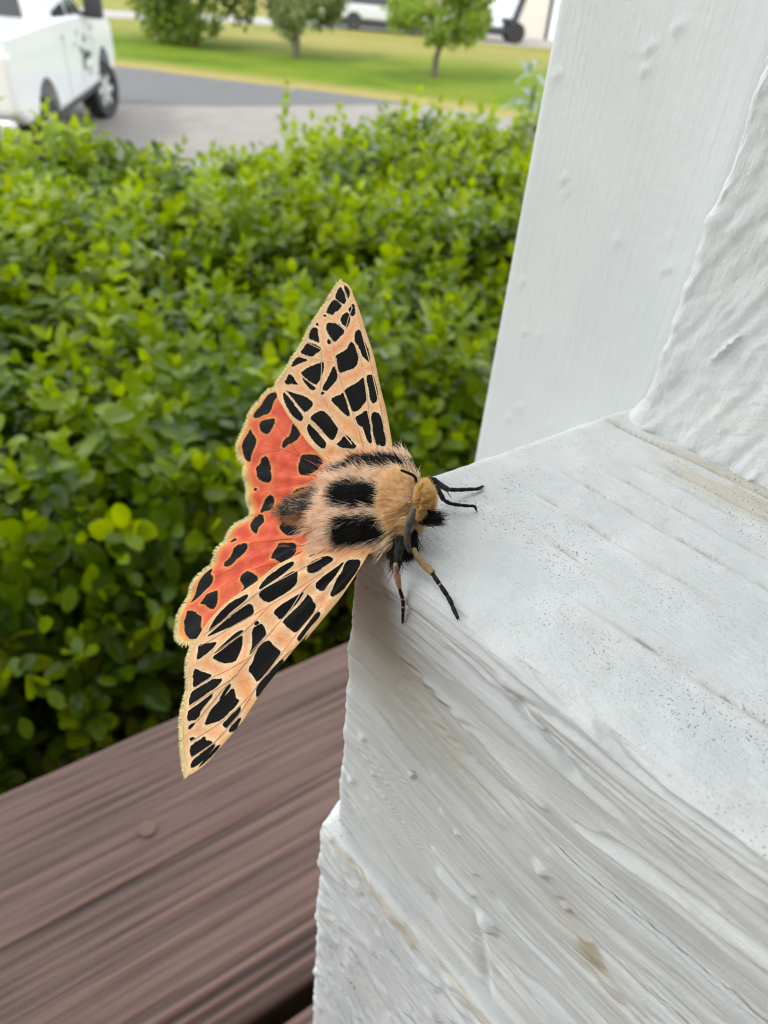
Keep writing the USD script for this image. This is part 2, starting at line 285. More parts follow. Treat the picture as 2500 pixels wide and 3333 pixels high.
# the shaft stands on the block, its foot swollen by thick paint
K = np.array([36.35, 94.9, 0])
SP = [K, K + 66 * FD, K + 66 * FD - 40 * FN, K - 40 * FN + 6 * FD + 4 * BE]
def paint_shaft(m, full):
    v = np.array(m.vertices); n = trimesh.Trimesh(v, m.faces, process=False).vertex_normals
    a = (v - K) @ FD; z = v[:, 2]
    d = 0.7 * (fbm(np.stack([a / 9, z / 14, v[:, 1] / 9], -1), 3, 70) - 0.5) + 0.9 * (fbm(np.stack([(a - 0.4 * z) / 1.2, (z + 0.3 * a) / 6, v[:, 1] / 4], -1), 3, 71) - 0.5)
    d += 0.9 * sm(ridge(np.stack([(a - 0.35 * z) / 5, z / 16, a * 0], -1), 73), 0.9, 1.0) * sm(noise(np.stack([a / 6, z / 8, a * 0], -1), 74), 0.45, 0.65)
    d += 0.3 * (fbm(v / 1.0, 2, 75) - 0.5)
    corner = np.exp(-np.maximum(a, 0) / 3.0) * (a < 12)
    d += corner * 2.2 * (fbm(np.stack([z / 5, a * 0, a * 0 + 7], -1), 3, 76) - 0.45)
    d += 1.9 * np.exp(-np.maximum(z - ZT - 0.5, 0) / 4.0) + 0.5 * np.exp(-np.maximum(z - ZT, 0) / 12) - 0.45
    v = v + n * d[:, None]
    st = 0.20 * corner * sm(fbm(np.stack([z / 6, a / 2, a * 0], -1), 3, 77), 0.5, 0.7) + 0.10 * sm(fbm(v / 9, 3, 78), 0.55, 0.75)
    return v, st
m_ = prism(SP, ZT - 1.5, 22, 1.4, 0.5); v_, st_ = paint_shaft(m_, True)
m2_ = prism(SP, 18, 2300, 1.4, 0); sh = cat([trimesh.Trimesh(v_, m_.faces, process=False), m2_]); nst = np.r_[st_, np.zeros(len(m2_.vertices))]
o = obj('post_shaft', (mm(sh.vertices), sh.faces), post_paint, post, smooth=True)
primvar(o, 'stain', nst); primvar(o, 'dirt', nst * 0); primvar(o, 'speck', nst * 0 + 0.12)

# ------------------------------------------------------------------ smooth white column behind it
colm = thing('porch_column', 'smooth square white column standing behind the rough post', 'column')
C0 = np.array([20.0, 147.5, 0]); CD = np.array([0.6, -0.8, 0]); CB = np.array([0.8, 0.6, 0])
CP = [C0, C0 + 43 * CD, C0 + 43 * CD + 60 * CB, C0 + 60 * CB]
m_ = prism(CP, -304.6, 60, 3.0, 1.0, 32); v_ = np.array(m_.vertices); n_ = m_.vertex_normals
s_ = (v_ - C0) @ CD
d_ = 0.16 * (fbm(np.stack([s_ / 5, v_[:, 2] / 80, s_ * 0], -1), 3, 80) - 0.5)
for k in range(26):
    cs, cz, rr = rng.uniform(4, 40), rng.uniform(-110, 8), rng.uniform(0.35, 0.8)
    d_ = d_ + 0.6 * np.exp(-((s_ - cs) ** 2 + (v_[:, 2] - cz) ** 2) / rr ** 2) * (n_ @ np.array([-0.8, -0.6, 0]) > 0.7)
m2_ = prism(CP, 55, 2300, 3.0, 0, 32)
sh = cat([trimesh.Trimesh(v_ + n_ * d_[:, None], m_.faces, process=False), m2_])
obj('column_shaft', (mm(sh.vertices), sh.faces), smooth_white, colm, smooth=True)

# ------------------------------------------------------------------ porch deck of brown-stained boards
deck_mat = mat('brown_deck_stain', {
    'g': ('geometry', {}), 'al': ('attribute', {'attribute': 'grain'}), 'oi': ('object_info', {}),
    'map': ('mapping', {'rotation': (0, 0, -0.6435)}), 'map2': ('mapping', {'scale': (9, 120, 40)}),
    'n': ('noise_texture', {'scale': 1, 'detail': 5, 'roughness': 0.6}), 'n2': ('noise_texture', {'scale': 7, 'detail': 4}),
    'r': ('rgb_ramp', {'ramp': [(0.25, (0.092, 0.042, 0.034)), (0.5, (0.150, 0.076, 0.062)), (0.78, (0.212, 0.120, 0.100))]}),
    'm': ('mix', {'color2': (0.030, 0.016, 0.012)}), 'r2': ('rgb_ramp', {'ramp': [(0.35, (0.150, 0.096, 0.064)), (0.65, (0.135, 0.068, 0.060))]}), 'm3': ('mix', {'fac': 0.4}),
    'nb': ('noise_texture', {'scale': 900, 'detail': 3}), 'bp': ('bump', {'strength': 0.3, 'distance': 0.0004}), 'p': ('principled_bsdf', {'roughness': 0.55, 'specular_ior_level': 0.45})},
    [('g.position', 'map.vector'), ('map.vector', 'map2.vector'), ('map2.vector', 'n.vector'), ('g.position', 'n2.vector'), ('n.fac', 'r.fac'), ('n2.fac', 'r2.fac'),
     ('r.color', 'm3.color1'), ('r2.color', 'm3.color2'), ('m3.color', 'm.color1'), ('al.fac', 'm.fac'), ('m.color', 'p.base_color'), ('g.position', 'nb.vector'), ('nb.fac', 'bp.height'), ('bp.normal', 'p.normal')])
deck = thing('porch_deck', 'porch floor of brown-stained wooden boards below the post', 'deck'); tag(deck, kind='structure')
ZD, NE, PW, GAP, TH = -0.305, 0.227, 0.139, 0.006, 0.028          # deck height under the lens, outer edge, board width
def board(k, fine):
    n1 = NE - k * (PW + GAP); n0 = n1 - PW
    ds = np.unique(np.r_[np.linspace(-1.6, -0.30, 6), np.linspace(-0.30, 0.55, 240 if fine else 6), np.linspace(0.55, 2.6, 6)])
    r = 0.005; w = np.linspace(n0 + r, n1 - r, 230 if fine else 4)
    prof = [(n1, -TH)] + [(n1 - r + r * math.cos(t), -r + r * math.sin(t)) for t in np.linspace(0, math.pi / 2, 6)] + [(x, 0.0) for x in w[::-1][1:-1]] + [(n0 + r - r * math.sin(t), -r + r * math.cos(t)) for t in np.linspace(0, math.pi / 2, 6)] + [(n0, -TH)]
    prof = np.array(prof)
    D_, J = np.meshgrid(ds, np.arange(len(prof)), indexing='ij'); NN, ZZ = prof[J, 0], prof[J, 1]
    top = (ZZ > -0.004).astype(float)
    # growth-ring ridges run the length of the board
    y = NN - n0 + 0.006 * (fbm(np.stack([D_ / 0.35, NN / 0.2, NN * 0 + k], -1), 2, 90) - 0.5)
    cath = np.abs(y - 0.045) + 0.02 * D_ * np.sign(y - 0.045)
    ph = cath / 0.0052 + 1.6 * (fbm(np.stack([D_ / 0.5, y / 0.03, y * 0 + 5 + k], -1), 2, 91) - 0.5)
    rg = 0.5 + 0.5 * np.sin(2 * np.pi * ph); band = sm(fbm(np.stack([D_ / 0.6, y / 0.02, y * 0 + k], -1), 2, 92), 0.35, 0.6)
    fine_g = fbm(np.stack([D_ / 0.06, y / 0.0016, y * 0 + k], -1), 3, 93)
    h = 0.0011 * (rg ** 2 - 0.5) * band + 0.0009 * (fine_g - 0.5) + 0.0006 * (fbm(np.stack([D_ / 0.12, y / 0.01, y * 0 + k], -1), 3, 94) - 0.5)
    ck = 0.45 * sm(ridge(np.stack([D_ / 0.50, y / 0.014, y * 0 + k], -1), 95), 0.965, 1.0) * sm(noise(np.stack([D_ / 0.12, y / 0.03, y * 0], -1), 96), 0.5, 0.7)
    h = h - 0.0014 * ck
    grain = np.clip(0.75 * (1 - rg) ** 3 * (0.3 + band) + 0.6 * sm(fine_g, 0.55, 0.25) * 0.8 + 0.7 * ck, 0, 1)
    P = D_[..., None] * DH + NN[..., None] * DN + np.array([0, 0, 1.0]) * (EYE + ZD + ZZ + h * top)[..., None]
    m_, p_ = len(ds), len(prof); i, j = np.meshgrid(np.arange(m_ - 1), np.arange(p_ - 1), indexing='ij')
    q = np.stack([i * p_ + j, i * p_ + j + 1, (i + 1) * p_ + j + 1, (i + 1) * p_ + j], -1).reshape(-1, 4)
    return (P.reshape(-1, 3), q), grain.ravel()
for k in range(11):
    bm, gr = board(k, k < 2)
    b_ = obj('board', bm, deck_mat, deck, smooth=True); primvar(b_, 'grain', gr)
    if k == 0:
        sx, sy = -0.0893, 0.1531
        head = trimesh.creation.cylinder(radius=0.0036, height=0.0012, sections=20).union(trimesh.creation.cylinder(radius=0.0028, height=0.0020, sections=20)) if False else trimesh.creation.cylinder(radius=0.0036, height=0.0014, sections=20)
        head.apply_translation([sx, sy, EYE + ZD + 0.0005])
        sc = obj('screw_head', head, deck_mat, b_); primvar(sc, 'grain', np.zeros(len(head.vertices)))
fas = []
for n0_, n1_, z0_, z1_ in ((NE - 0.045, NE - 0.012, -0.30, -TH),):
    c = np.array([[d_, n_, z_] for d_ in (-1.6, 2.6) for n_ in (n0_, n1_) for z_ in (z0_, z1_ - 0.001)])
    hull = trimesh.convex.convex_hull(c[:, :1] * DH + c[:, 1:2] * DN + np.c_[np.zeros((8, 2)), c[:, 2:] + EYE + ZD]); fas.append(hull)
fb = obj('fascia_board', fas[0], deck_mat, deck); primvar(fb, 'grain', np.zeros(len(fas[0].vertices)))

